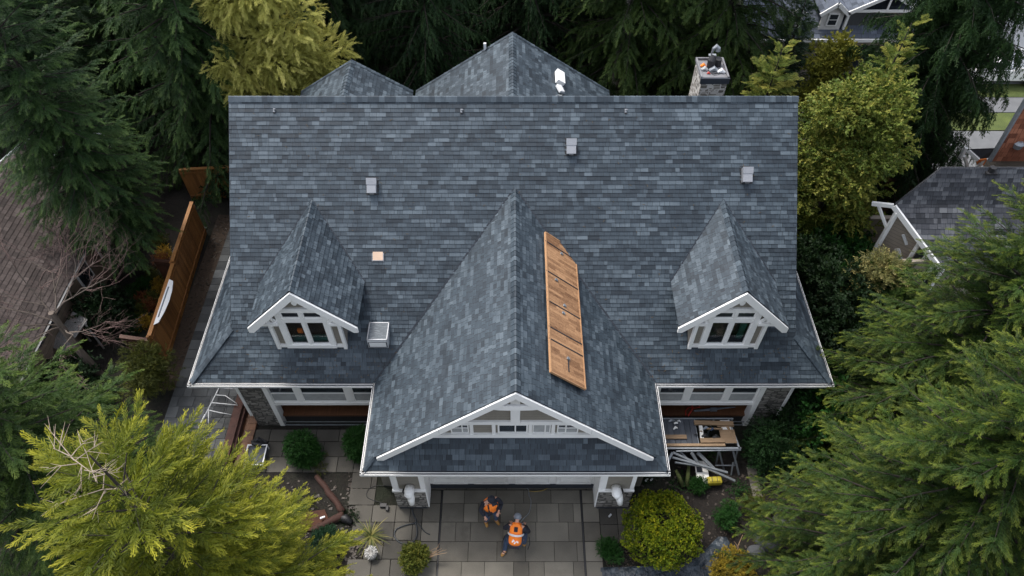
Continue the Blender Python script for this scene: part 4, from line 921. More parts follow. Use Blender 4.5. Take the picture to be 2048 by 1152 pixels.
for i in range(8):
    a = i*.8; grow(Vector((0, .05, 4.1-.12*i)), Vector((math.cos(a), math.sin(a), rr_.uniform(.5, 1.0))).normalized(), 1.6, .03, 0)
b.build('trunk', M['barktwig'], o); t2.build('twigs', M['redtwig'], o)
# ---------------------------------------------------------------- neighbouring buildings
def world_part(b, name, m, root, **kw):
    o = b.build(name, m, root, **kw); o.location = -root.location; return o
# brown roofed house on the left
n1 = empty('neighbour_house', (-19, 18, 0), 0, 'neighbouring house with a brown shingled hip roof at the left edge', 'house')
RX, EXr, RZ, EZ = -19.9, -16.95, 5.0, 2.8; EXl = RX-2.95
b = MB()
roof_poly(b, [(EXr, 9.5, EZ), (EXr, 24.2, EZ), (RX, 22.6, RZ), (RX, 11.5, RZ)], 301, e=.17, wmin=.14, wmax=.32)
roof_poly(b, [(EXl, 9.5, EZ), (EXl, 24.2, EZ), (RX, 22.6, RZ), (RX, 11.5, RZ)], 302, e=.26, wmin=.3, wmax=.6)
roof_poly(b, [(EXl, 24.2, EZ), (EXr, 24.2, EZ), (RX, 22.6, RZ)], 303, e=.26, wmin=.3, wmax=.6)
r1 = world_part(b, 'roof', M['brownshingle'], n1)
b = MB(); s_ = (RZ-EZ)/2.95; caps(b, (RX, 11.5, RZ), (RX, 22.6, RZ), (-1, 0, -s_), (1, 0, -s_), 5, .3, .2)
caps(b, (EXr, 24.2, EZ), (RX, 22.6, RZ), (1, -.5, -.6), (-.4, 1, -.6), 6, .3, .17); b.build('ridge_cap', M['brownshingle'], r1)
b = MB(); b.box(EXl+.4, EXr-.55, 10, 23.6, 0, EZ+.1); world_part(b, 'wall', m_siding('tan_siding', (.22, .17, .125), .2), n1)
b = MB(); b.box(EXr, EXr+.1, 9.5, 24.2, EZ-.14, EZ-.02); world_part(b, 'gutter', M['gutter'], n1)
b = MB()
for y in (18.6, 20.4): b.box(EXr-.56, EXr-.5, y, y+.9, 1.0, 2.2)
w1 = world_part(b, 'window', M['white'], n1); b = MB()
for y in (18.6, 20.4): b.box(EXr-.5, EXr-.49, y+.08, y+.82, 1.08, 2.12)
b.build('pane', M['glass'], w1)
# weathered slatted panel by the bare tree
p = at(140, 668, 1.4); o = empty('slatted_bench', p, R_(-28), 'weathered grey slatted panel leaning beside the bare tree trunk', 'panel'); b = MB()
for i in range(9): b.obox((-.36+i*.09, 0, .1), (1, 0, 0), (0, .94, .34), (0, -.34, .94), .038, .75, .015)
b.build('slats', M['greywood'], o); b = MB()
for y in (-.6, .6): b.obox((0, y*.94, y*.34+.06), (1, 0, 0), (0, .94, .34), (0, -.34, .94), .42, .04, .02)
for x in (-.38, .38): b.box(x-.03, x+.03, -.55, -.49, -1.4, -.12); b.box(x-.03, x+.03, .5, .56, -1.4, .24)
b.build('frame', M['greywood'], o)
# glazed pergola behind the ridge of the brown house
p = at(92, 305, 3.0); o = empty('pergola', (p.x, p.y, 0), 0, 'dark glazed lean-to with a white edge behind the brown roof', 'lean-to'); b = MB()
b.bar((-1.7, -1.1, 3.1), (-.6, 1.6, 3.3), .09, .12); b.bar((.3, -.9, 2.9), (.6, 1.2, 3.0), .05, .06); b.bar((1.3, -1.2, 2.7), (1.6, 1, 2.9), .04, .05); b.bar((-.6, 1.6, 3.3), (1.9, 1.5, 2.8), .05, .06)
for x, y in ((-1.7, -1.1), (-.6, 1.6), (1.9, 1.5), (1.3, -1.2)): b.box(x-.04, x+.04, y-.04, y+.04, 0, 2.8)
b.build('frame', M['whitemetal'], o); b = MB(); b.prism([(-1.65, -1.1, 3.04), (1.3, -1.2, 2.66), (1.85, 1.4, 2.78), (-.62, 1.5, 3.22)], (0, 0, .02)); b.build('glazing', m_glass('dark_glazing', (.02, .015, .015), .12), o)
b = MB()
for i in range(4): b.obox((-.3+i*.5, .2*i-.3, 2.0+.1*i), (1, .2, 0), (-.2, 1, 0), (0, 0, 1), .18, .12, .2, None)
b.build('stored_boxes', M['red'], o)
# grey roofed house on the right (custom plan)
D = at(1792, 408, 5.0); F = at(1884, 532, 3.4); A = at(1885, 335, 6.3); A2 = at(2330, 334, 6.3); A2.y = A.y; D2 = Vector((A2.x, D.y, D.z)); F2 = Vector((A2.x, F.y, F.z)); F3 = at(1905, 528, 3.4)
n2 = empty('neighbour_house', (D.x+3, D.y-1, 0), 0, 'neighbouring taupe house with a grey shingled roof at the right edge', 'house')
b = MB(); roof_poly(b, [D, D2, A2, A], 311, e=.17, wmin=.14, wmax=.3); roof_poly(b, [F, F2, D2, D], 312, e=.2, wmin=.16, wmax=.34, var=1.4)
E0 = at(1745, 405, 4.7)
r2 = world_part(b, 'roof', M['greyshingle'], n2)
b = MB(); wd = (F-D); wd.z = 0; wd.normalize(); nn = Vector((wd.y, -wd.x, 0)); ins = -nn*.0
Fg = F+wd*.1
b.prism([(D.x+.15, D.y-.1, 0), (Fg.x+.15, Fg.y, 0), (Fg.x+.15, Fg.y, F.z-.12), (D.x+.15, D.y-.1, D.z-.12)], (.2, .1, 0))
b.box(D.x+.2, D.x+9, F.y+.3, F.y+.45, 0, F.z-.1); b.box(D.x+.2, D.x+9, D.y+1.2, D.y+1.4, 0, 3)
world_part(b, 'wall', M['siding2'], n2)
b = MB(); b.bar(D+Vector((-.05, -.02, -.1)), F+Vector((-.05, -.02, -.1)), .10, .20); b.bar(D+Vector((-.05, 0, -.1)), E0+Vector((0, 0, -.05)), .10, .16)
bb = Vector((D.x+.1, D.y-.15, 0)); b.bar(bb+Vector((0, 0, 0)), bb+Vector((0, 0, D.z-.3)), .14, .14); b.bar(E0+Vector((.25, -.02, -.1)), bb+Vector((0, 0, D.z-1.2)), .09, .09)
for t in (.52, .70, .86, 1.0):
    q = D.lerp(F, t)+Vector((.10, -.03, 0)); b.bar((q.x, q.y, 1.9), (q.x, q.y, q.z-.15), .10, .10)
q0 = D.lerp(F, .5)+Vector((.08, -.04, 0)); q1 = D.lerp(F, 1.0)+Vector((.08, -.04, 0)); b.bar((q0.x, q0.y, 1.9), (q1.x, q1.y, 1.9), .11, .12)
world_part(b, 'trim', M['white'], n2)
b = MB(); q0 = D.lerp(F, .54)+Vector((.12, -.02, 0)); q1 = D.lerp(F, .98)+Vector((.12, -.02, 0)); b.prism([(q0.x, q0.y, 1.95), (q1.x, q1.y, 1.95), (q1.x, q1.y, 3.3), (q0.x, q0.y, 4.0)], (.03, .02, 0)); world_part(b, 'window', M['glass'], n2)
q = on_plane(1980, 345, A, (D2-D).cross(A-D).normalized()); b = MB(); b.tube([q, q+Vector((0, 0, .25))], .12, 8); b.box(q.x-.2, q.x+.2, q.y-.15, q.y+.15, q.z+.0, q.z+.06); world_part(b, 'roof_vent', M['black'], n2)
q = D.lerp(F, .3)+Vector((.1, -.03, 0)); b = MB(); b.bar((q.x, q.y, 3.1), (q.x+.2, q.y-.25, 2.7), .06, .2); b.bar((q.x-.1, q.y, 3.9), (q.x+.15, q.y-.15, 3.5), .05, .1); world_part(b, 'wall_fitting', M['whitemetal'], n2)
# red tiled roof behind it
P1 = at(2062, 190, 8.0); P2 = at(1983, 322, 5.0); Q2 = P2+Vector((9, 0, 0)); Q1 = Vector((Q2.x, P1.y, P1.z))
n3 = empty('neighbour_house', (P2.x+4, P2.y+2, 0), 0, 'house with a rust red tiled roof at the right edge', 'house')
b = MB(); roof_poly(b, [P2, Q2, Q1, P1], 321, e=.22, wmin=.18, wmax=.3); world_part(b, 'roof', M['redshingle'], n3)
b = MB(); b.bar(P2+Vector((-.08, 0, 0)), P1+Vector((-.08, 0, 0)), .1, .14); world_part(b, 'rake_trim', M['greymetal'], n3)
b = MB(); b.prism([(P2.x+.4, P2.y+.5, 0), (P2.x+9, P2.y+.5, 0), (P2.x+9, P2.y+.5, 4.9), (P2.x+.4, P2.y+.5, 4.9)], (0, .2, 0)); b.prism([(P2.x+.4, P2.y+.7, 0), (P1.x+.4, P1.y, 0), (P1.x+.4, P1.y, 7.7), (P2.x+.4, P2.y+.7, 5.0)], (.2, 0, 0)); world_part(b, 'wall', M['siding2'], n3)
q = on_plane(2033, 295, P1, (Q2-P2).cross(P1-P2).normalized()); b = MB(); b.tube([q, q+Vector((0, 0, .2)), q+Vector((0, 0, .3))], [.16, .2, .1], 10); world_part(b, 'roof_vent', M['greymetal'], n3)
g1, g2, g3, g4 = at(1936, 301, 4.2), at(1988, 299, 4.4), at(1977, 316, 3.9), at(1957, 318, 3.9)
n4 = empty('porch', (g1.x, g1.y, 0), 0, 'small grey porch roof with an orange panel below, beside the red tiled roof', 'porch'); b = MB(); b.prism([g1, g4, g3, g2], (0, 0, .08)); world_part(b, 'porch_roof', M['greyshingle'], n4)
b = MB(); c1, c2 = at(1955, 331, 3.1), at(1978, 331, 3.1); b.prism([g4+Vector((0, .05, -.1)), g3+Vector((0, .05, -.1)), c2, c1], (0, .1, 0)); world_part(b, 'orange_panel', M['orange'], n4)
b = MB(); b.bar(g1, at(1957, 320, 4.0), .08, .14); b.bar(g1+Vector((0, 0, -.3)), at(1935, 335, 3.0), .1, .1)
b.bar(g1+Vector((.1, .3, -.1)), (g1.x+.1, g1.y+.3, 0), .12, .12); b.bar(g3+Vector((0, .2, 0)), (g3.x, g3.y+.2, 0), .12, .12); world_part(b, 'porch_post', M['white'], n4)
# far house with dormers
hx = 17.4; n5 = empty('neighbour_house', (hx, 36, 0), 0, 'far grey roofed house with white dormers at the top edge', 'house')
m5 = m_shingle('blue_grey_shingles', (.04, .05, .068), (.085, .10, .13), (.13, .15, .19))
b = MB(); a5 = .62; zf = lambda y: 3.0+(y-34.0)*a5
roof_poly(b, [(hx-5.2, 34, 3), (hx+5, 34, 3), (hx+5, 41.5, zf(41.5)), (hx-5.2, 41.5, zf(41.5))], 331, e=.26, wmin=.3, wmax=.6)
for xc, hw, yf, zp, zs in ((16.6, .75, 34.3, 4.85, 4.25), (19.2, 1.95, 34.3, 5.4, 4.35), (14.75, .5, 34.4, 4.5, 4.15)):
    for sx in (-1, 1): roof_poly(b, [(xc+sx*hw, yf, zs), (xc+sx*hw, 34+(zs-3)/a5, zs), (xc, 34+(zp-3)/a5, zp), (xc, yf, zp)], int(340+xc*3+sx), e=.26, wmin=.3, wmax=.6, under=.08)
r5 = world_part(b, 'roof', m5, n5)
b = MB()
for xc, hw, yf, zp, zs in ((16.6, .75, 34.3, 4.85, 4.25), (19.2, 1.95, 34.3, 5.4, 4.35), (14.75, .5, 34.4, 4.5, 4.15)):
    for sx in (-1, 1): b.bar((xc, yf-.03, zp-.1), (xc+sx*hw, yf-.03, zs-.1), .06, .2)
b.box(hx-5.3, hx+5.1, 33.88, 33.98, 2.85, 3.0); b.box(17.4, 21, 34.32, 34.37, 4.28, 4.42); b.box(19.15, 19.25, 34.32, 34.37, 4.42, 5.2)
b.bar((17.35, 34.4, 4.3), (17.35, 34.4, 3.3), .13, .13)
world_part(b, 'trim', M['white'], n5)
b = MB(); b.prism([(16.05, 34.42, 3.2), (17.15, 34.42, 3.2), (17.15, 34.42, 4.3), (16.6, 34.42, 4.74), (16.05, 34.42, 4.3)], (0, .1, 0)); world_part(b, 'dormer', M['whitedirty'], n5); b = MB(); b.prism([(14.4, 34.5, 3.25), (15.1, 34.5, 3.25), (15.1, 34.5, 4.15), (14.75, 34.5, 4.4), (14.4, 34.5, 4.15)], (0, .1, 0)); world_part(b, 'dormer', M['whitedirty'], n5)
b = MB(); b.box(hx-5, hx+4.8, 34.6, 34.8, 0, 3.0); world_part(b, 'wall', M['siding2'], n5)
b = MB(); b.box(16.35, 16.9, 34.36, 34.41, 3.5, 4.2); b.box(14.55, 14.95, 34.44, 34.49, 3.6, 4.05); w5 = world_part(b, 'window', M['white'], n5)
b = MB(); b.box(16.42, 16.83, 34.34, 34.355, 3.57, 3.83); b.box(16.42, 16.83, 34.34, 34.355, 3.88, 4.14); b.box(14.62, 14.88, 34.42, 34.435, 3.67, 3.98); b.box(17.5, 21, 34.6, 34.65, 3.4, 4.28); b.box(hx-4.5, hx-2.5, 34.55, 34.59, .8, 2.2); b.box(hx+1, hx+4, 34.55, 34.59, .8, 2.2); b.build('pane', M['glass'], w5)
# ---------------------------------------------------------------- fences
def fence(label, a, c, h, m, step=.16, post=2.2, rail='out', z0=0., name='fence', cap=True):
    a, c = Vector((a[0], a[1], z0)), Vector((c[0], c[1], z0)); d = (c-a); L = d.length; d.normalize(); s_ = Vector((-d.y, d.x, 0)); r = random.Random(int(L*100))
    o = empty(name, (a+c)/2, 0, label, 'fence'); b = MB(); n = int(L/step); off = -(a+c)/2
    for i in range(n):
        p = a+d*(i+.5)*L/n+off; b.obox(p+Vector((0, 0, h/2)), d, s_, (0, 0, 1), L/n/2-.006, .012+r.uniform(0, .003), h/2-.02+r.uniform(-.006, .006), (r.random(), .5, 0, 1))
    b.build('boards', m, o); k_ = max(1, round(L/post))
    for i in range(k_+1): p = a+d*(L*i/k_)+off+s_*.06; b = MB(); b.box(p.x-.05, p.x+.05, p.y-.05, p.y+.05, 0, h+.0); b.build('post', m, o)
    if cap: b = MB(); b.obox(off+(a+c)/2+Vector((0, 0, h+.015)), d, s_, (0, 0, 1), L/2, .075, .022, (.9, 0, 0, 1)); b.build('cap_rail', m, o)
    for z in (.3, h-.22): b = MB(); b.obox(off+(a+c)/2+Vector((0, 0, z))-s_*.035, d, s_, (0, 0, 1), L/2, .02, .045, (.3, 0, 0, 1)); b.build('rail', m, o)
    return o
fence('orange stained board fence along the left path, its near stretch', (-13.62, 15.7), (-13.8, 19.3), 1.9, M['cedarfence'], .15)
fence('orange stained board fence along the left path, its far stretch', (-13.82, 19.34), (-13.98, 22.8), 1.98, M['cedarfence'], .15)
p0, p1 = at(356, 352, 1.8), at(470, 345, 1.8); fence('dark board fence crossing behind the left end of the roof', (p0.x, p0.y+.3), (p1.x, p1.y+.3), 1.9, M['cedarfence'], .15)
fence('short dark fence between the paved corner and the flower bed', (-15.0, 20.0), (-13.95, 19.9), 1.3, M['darkfence'])
fence('short dark fence at the near end of the flower bed', (-15.1, 16.1), (-13.75, 15.9), 1.3, M['darkfence'])
slabs('back_terrace', -15.2, -14.05, 20.3, 23.2, .6, (.58,), M['concrete'], .02, 77, .02)
p0, p1 = at(1745, 360, 1.9), at(1895, 362, 1.9); fence('long dark brown fence behind the grey roofed house', (p0.x, p0.y), (p1.x+.6, p0.y), 1.9, M['darkfence'])
p0, p1 = at(1670, 388, 1.7), at(1735, 388, 1.7); fence('low brown fence left of the long dark one', (p0.x, p0.y), (p1.x, p0.y), 1.3, M['darkfence'])
p0, p1 = at(1697, 411, 1.8), at(1778, 411, 1.8); fence('brown fence touching the taupe wall', (p0.x, p0.y), (p1.x, p0.y), 1.8, M['darkfence'])
# white curved board lying on the fence top
p = at(326, 604, 1.95); o = empty('curved_board', (p.x, p.y, 1.935), R_(2), 'white curved board resting on top of the orange fence', 'board'); b = MB()
pts = [(-.06, -1.1), (.10, -1.0), (.19, -.5), (.23, 0), (.21, .55), (.12, 1.05), (-.06, 1.15)]
b.prism([(x, y, .0) for x, y in pts], (0, 0, .03)); b.build('board', M['white'], o); b = MB(); b.box(.0, .05, -.75, .75, .031, .04); b.build('slot', M['greycloth'], o)
# parked white van on the road
p = at(2008, 118, 1.2); o = empty('parked_van', (p.x, p.y, 0), R_(90), 'white pickup truck parked on the road behind the weeping conifer', 'pickup'); b = MB()
b.obox((0, 0, .75), (1, 0, 0), (0, 1, 0), (0, 0, 1), .95, 2.5, .33); b.obox((0, .9, 1.3), (1, 0, 0), (0, 1, 0), (0, 0, 1), .82, .85, .26)
for x in (-.92, .92): b.obox((x, -1.4, 1.15), (1, 0, 0), (0, 1, 0), (0, 0, 1), .04, 1.1, .1)
b.obox((0, -2.46, 1.15), (1, 0, 0), (0, 1, 0), (0, 0, 1), .92, .04, .1); b.build('body', M['white'], o, bevel=.1)
b = MB(); b.box(-.74, .74, .02, .045, 1.15, 1.5); b.box(-.74, .74, 1.755, 1.78, 1.15, 1.5); b.box(-.835, -.82, .2, 1.6, 1.18, 1.5); b.box(.82, .835, .2, 1.6, 1.18, 1.5); b.build('window', M['glass'], o)
b = MB(); b.box(-.86, .86, -2.4, -.05, 1.085, 1.10); b.build('load_bed', M['greymetal'], o)
for x in (-.85, .85):
    for y in (-1.6, 1.5):
        b = MB(); b.tube([(x-.12, y, .36), (x+.12, y, .36)], .36, 18); t_ = b.build('wheel', M['black'], o); b = MB(); b.tube([(x-.125, y, .36), (x+.125, y, .36)], .2, 12); b.build('rim', M['metal'], t_)
# ---------------------------------------------------------------- wooden panels on the garage roof
NG = Vector((SG, 0, CG)); PG = Vector((XG+HW, 0, ZE)); dG_ = Vector((CG, 0, -SG))
base = PG+NG*.16
q = [on_plane(u, v, base, NG) for u, v in ((1090, 464), (1150, 489), (1168, 768), (1101, 743))]
o = empty('plank_platform', (q[0]+q[2])/2, 0, 'long varnished plank panel in strapped sections lying on the right slope of the garage roof', 'panel'); off = o.location
ux = ((q[1]-q[0])+(q[2]-q[3])).normalized(); vy = (q[3]-q[0]); ww = ((q[1]-q[0]).length+(q[2]-q[3]).length)/2; LL = vy.length; ux = (dG_).normalized(); vy = Vector((0, -1, 0)); org = q[0]-off
r = random.Random(2); Sx = [0, .075, .31, .53, .71, .79, 1.0]
tilt = (q[3]-q[0]).normalized(); tilt = (tilt-NG*tilt.dot(NG)).normalized(); ux = tilt.cross(NG)*-1; ux = ux if ux.dot(dG_) > 0 else -ux
for i in range(6):
    a, c = Sx[i]*LL, Sx[i+1]*LL; b = MB(); nrow = max(2, int((c-a)/.105))
    for j in range(nrow):
        y0, y1 = a+.012+(c-a-.024)*j/nrow, a+.012+(c-a-.024)*(j+1)/nrow; x = .04
        while x < ww-.05:
            w_ = min(r.uniform(.25, .85), ww-.04-x)
            if ww-.04-x-w_ < .12: w_ = ww-.04-x
            b.obox(org+ux*(x+w_/2)+tilt*(y0+y1)/2+NG*(-.012+r.uniform(0, .003)), ux, tilt, NG, w_/2-.002, (y1-y0)/2-.002, .02, (r.random(), 0, 0, 1)); x += w_
    b.build('plank_section', M['plank'], o)
b = MB()
for x in (.015, ww-.015): b.obox(org+ux*x+tilt*LL/2+NG*(-.01), ux, tilt, NG, .02, LL/2, .035, (1, 0, 0, 1))
b.obox(org+ux*ww/2+tilt*LL+NG*(-.01), ux, tilt, NG, ww/2, .015, .035, (.9, 0, 0, 1)); b.obox(org+ux*ww/2+NG*(-.01), ux, tilt, NG, ww/2, .015, .035, (.9, 0, 0, 1)); b.build('edge_strip', M['plank'], o)
b = MB()
for s in Sx[1:-1]: b.obox(org+ux*ww/2+tilt*s*LL+NG*.018, ux, tilt, NG, ww/2+.02, .016, .006)
b.obox(org+ux*ww*.52+tilt*.9*LL+NG*.018, tilt, ux, NG, .24, .018, .006); b.build('strap', M['gutter'], o)
for s, x in ((.10, .5), (.34, .28), (.50, .5), (.56, .45), (.86, .52)):
    b = MB(); c_ = org+ux*x*ww+tilt*s*LL+NG*.03
    b.tube([c_+(ux*math.cos(t)+tilt*math.sin(t))*.05*(1+.3*math.sin(3*t)) for t in [i*.5 for i in range(14)]], .010, 5); b.obox(c_, ux, tilt, NG, .05, .03, .02); b.build('buckle', M['greymetal'], o)
b = MB()
for i in range(3):
    for x in (.15, .85): b.obox(org+ux*x*ww+tilt*(.2+.3*i)*LL-NG*.09, ux, tilt, NG, .04, .05, .07)
b.build('batten', M['pine'], o)
# ---------------------------------------------------------------- front left clutter
def thing_at(name, u, v, z, label, cat, rz=0, grp=None):
    p = at(u, v, z); return empty(name, p, rz, label, cat, grp), p
# white folding frame by the side path, resting against the low timber edge
o, p = thing_at('metal_frame', 445, 812, .3, 'white tubular frame lying on the slate path by the corner', 'frame', R_(-6)); b = MB()
b.tube([(.35, .62, .25), (-.28, .62, .25), (-.42, -.75, .18)], .022, 6); b.tube([(-.3, .3, .25), (.1, .28, .3), (.6, .05, .2)], .018, 6); b.tube([(-.33, -.02, .22), (.65, -.02, .22)], .018, 6); b.tube([(-.38, -.32, .2), (.1, -.42, .28), (.55, -.42, .2)], .018, 6)
b.tube([(-.36, -.3, .2), (-.2, -.9, 0)], .018, 6); b.tube([(-.42, -.5, .2), (-.55, -1.0, 0)], .018, 6); b.build('tube', M['whitemetal'], o, smooth=True); b = MB(); b.tube([(.1, .5, .1), (.25, -.3, .06), (.1, -.7, .05), (-.3, -.8, .05)], .012, 5); b.build('cord', M['black'], o)
b = MB(); b.box(-10.35, -10.05, 11.2, 14.7, 0, .42); b.box(-10.05, -9.95, 11.2, 14.2, 0, .3)
tag(b.build('low_wall', m_plain('brick_coping', (.06, .026, .02), .85, .4, 6)), 'low reddish brown edging wall beside the slate path', 'wall')
b = MB()
for i in range(13): b.box(-9.93, -9.48, 11.0+i*.25, 11.24+i*.25, .02, .10, ((i*37 % 10)/10, 0, 0, 1))
tag(b.build('wooden_step', M['deck']), 'narrow strip of reddish deck boards between edging wall and left stone pier', 'deck')
o, p = thing_at('crate', 512, 905, .3, 'open white framed crate lined in black on the patio', 'crate'); b = MB()
for x in (-.34, .34): b.box(x-.02, x+.02, -.5, .3, .0, .04); b.box(x-.015, x+.015, .26, .3, -.3, 0); b.box(x-.015, x+.015, -.5, -.46, -.3, 0)
for y in (-.48, .28): b.box(-.32, .32, y-.02, y+.02, 0, .04)
b.build('frame', M['whitemetal'], o); b = MB(); b.box(-.32, .32, -.46, .26, -.29, -.05); b.build('bin', M['greyboard'], o); b = MB(); b.tube([(-.25, .45, -.1), (0, .5, .05), (.25, .42, -.1), (.1, .3, .0), (-.2, .35, .02)], .09, 8); b.build('black_bag', M['black'], o)
# logs
def log(u0, v0, u1, v1, r0, r1, label):
    a, c = at(u0, v0, r0), at(u1, v1, r1); o = empty('log', (a+c)/2, math.atan2(c.y-a.y, c.x-a.x), label, 'log'); L = (c-a).length; b = MB(); r = random.Random(int(u0)); n = 9
    b.tube([(-L/2+L*i/n, r.uniform(-.02, .02), r.uniform(-.01, .01)) for i in range(n+1)], [(r0+(r1-r0)*i/n)*r.uniform(.88, 1.1) for i in range(n+1)], 10); b.build('log_wood', M['log'], o, smooth=True)
log(634, 952, 686, 1024, .09, .12, 'long reddish rotten log pointing up towards the topiary'); log(688, 1030, 625, 1060, .13, .12, 'shorter reddish log lying across the bed beside the bluish bush')
p = at(690, 1038, .1); b = MB(); b.tube([p+Vector((-.2, .1, 0)), p+Vector((0, 0, .06)), p+Vector((.25, -.12, 0))], [.06, .16, .09], 10); tag(b.build('black_bag', M['black'], smooth=True), 'black bag at the meeting point of the two logs', 'bag')
pc = [at(u, v, .02) for u, v in ((592, 1028), (650, 1020), (660, 1045), (628, 1062), (592, 1064))]
b = MB(); b.prism(pc[::-1], (0, 0, .06)); tag(b.build('rusty_sheet', m_plain('rust', (.055, .02, .01), .9, .45, 4)), 'rust coloured sheet lying under the logs', 'sheet')
p = at(645, 1035, .2); b = MB(); b.obox(p, (.9, .4, 0), (-.4, .9, 0), (0, 0, 1), .09, .035, .03); tag(b.build('bottle', M['whitemetal'], bevel=.02), 'small pale bottle lying on the rust coloured sheet', 'bottle')
o, p = thing_at('flower_pot', 742, 1106, .28, 'round pot with white flowers below the strap-leaved plant', 'pot'); b = MB()
b.tube([(0, 0, -.27), (0, 0, 0), (0, 0, .03)], [.15, .2, .21], 20); b.build('pot_body', M['greywood'], o, smooth=True); V, Q, Cc = cloud([(0, 0, .5, .14, .14, .06)], 60, 'fine', .12, 5); V[:, 2] -= .42; link('flowers', npmesh('flowers', V, Q, Cc), M['whitedirty'], o)
b = MB(); b.tube([(0, 0, .02), (0, 0, .025)], .18, 16); b.build('pot_soil', M['soil'], o)
def hose(name, px, z, rad, m, label, cat='hose', n=10):
    pts = [at(u, v, z+rad) for u, v in px]; out = []
    for i in range(len(pts)-1):
        p_ = [pts[max(0, i-1)], pts[i], pts[i+1], pts[min(len(pts)-1, i+2)]]
        for j in range(n):
            t = j/n; out.append(.5*((2*p_[1])+(p_[2]-p_[0])*t+(2*p_[0]-5*p_[1]+4*p_[2]-p_[3])*t*t+(3*p_[1]-p_[0]-3*p_[2]+p_[3])*t**3))
    out.append(pts[-1]); b = MB(); b.tube(out, rad, 7); return tag(b.build(name, m, smooth=True), label, cat)
hose('hose', [(824, 1016), (827, 1030), (832, 1044), (812, 1050), (793, 1058), (789, 1072), (800, 1085), (820, 1087), (832, 1075), (834, 1058), (830, 1044)], .045, .022, M['hose'], 'dark hose looped on the patio below the left pier')
hose('hose', [(832, 1044), (842, 1054), (850, 1064), (860, 1069)], .045, .016, M['hose'], 'short dark hose end running from the looped hose to the driveway')
hose('cable', [(779, 973), (755, 971), (738, 978), (733, 992), (745, 1000), (765, 1006)], .045, .011, M['black'], 'thin black cable curving on the patio by the garage corner', 'cable')
b = MB(); p = at(767, 1011, .1); b.obox(p, (1, 0, 0), (0, 1, 0), (0, 0, 1), .12, .07, .05); b.obox(p+Vector((.14, -.1, 0)), (1, 0, 0), (0, 1, 0), (0, 0, 1), .05, .09, .045); tag(b.build('junction_box', M['black'], bevel=.012), 'black L-shaped plug box at the end of the thin cable', 'plug box')
hose('hose', [(1042, 974), (1056, 978), (1058, 990), (1062, 1004), (1058, 1025), (1048, 1036), (1040, 1046)], .045, .012, M['greymetal'], 'grey hose running from the garage door to the crouching worker')
hose('hose', [(1058, 982), (1070, 983), (1085, 981), (1096, 976)], .045, .013, M['yellowhose'], 'yellowish hose along the foot of the garage door')
# ---------------------------------------------------------------- right clutter
q0, q1, z0 = at(1327, 838, 1.15), at(1476, 892, 1.15), 1.15
o = empty('work_platform', ((q0.x+q1.x)/2, (q0.y+q1.y)/2, 0), 0, 'cluttered scaffold work platform beside the right side of the garage', 'scaffold'); ox, oy = o.location.x, o.location.y
x0, x1, y0, y1 = q0.x-ox-.3, q1.x-ox, q1.y-oy, q0.y-oy
b = MB()
for i in range(7): b.box(x0+i*.2, x0+i*.2+.19, y0+.05, y1-.02, z0-.04, z0, ((i*7 % 5)/5, 0, 0, 1))
b.build('deck_boards', M['greyboard'], o)
b = MB(); b.bar((x0+1.35, y1-.18, z0+.06), (x1-.02, y1-.22, z0+.06), .16, .07, col=(.6, 0, 0, 1)); b.bar((x0, y0+.32, z0+.05), (x0+1.0, y0+.32, z0+.05), .15, .06, col=(.2, 0, 0, 1)); b.bar((x0, y0+.03, z0+.0), (x0+2.3, y0+.03, z0+.0), .09, .09, col=(.9, 0, 0, 1)); b.bar((x0+1.45, y0+.17, z0+.07), (x0+2.3, y0+.18, z0+.07), .17, .06, col=(.5, 0, 0, 1)); b.bar((x0+1.75, y0+.62, z0+.08), (x0+2.3, y0+.62, z0+.08), .05, .05)
b.build('timber', M['pine'], o)
b = MB(); b.box(x0+2.2, x1-.02, y0+.1, y0+.62, z0-.0, z0+.03); b.bar((x0+2.15, y0+.78, z0+.02), (x1-.0, y0+.8, z0+.02), .12, .04); b.bar((x1-.05, y0+.1, z0+.02), (x1-.25, y0+.8, z0+.02), .08, .05); b.build('plywood', M['pine'], o)
b = MB()
for (a, c, w_) in (((x0, y0-.06, z0-.05), (x1+.1, y0-.06, z0-.05), .06), ((x0+.6, y0-.14, z0-.12), (x1+.1, y0-.1, z0-.1), .04), ((x0, y1+.02, z0-.02), (x1+.05, y1+.02, z0-.02), .05), ((x1+.05, y0-.1, z0-.05), (x1-.12, y1, z0-.05), .06), ((x0+1.4, y0, z0-.05), (x0+1.4, y1, z0-.05), .04)): b.bar(a, c, w_, .05)
for x in (x0+.3, x0+2.1, x1): b.bar((x, y0-.05, z0-.05), (x+.12, y0-.12, 0), .05, .05); b.bar((x, y1, z0-.05), (x, y1, 0), .05, .05)
b.build('frame', M['greymetal'], o)
b = MB(); b.bar((x1-.45, y0+.55, z0+.0), (x1-.12, y0+.55, z0+.0), .9, .02); b.bar((x0+1.52, y0+.1, z0+.05), (x0+1.56, y1-.3, z0+.05), .12, .06); b.build('pale_board', M['whitedirty'], o)
r = random.Random(6)
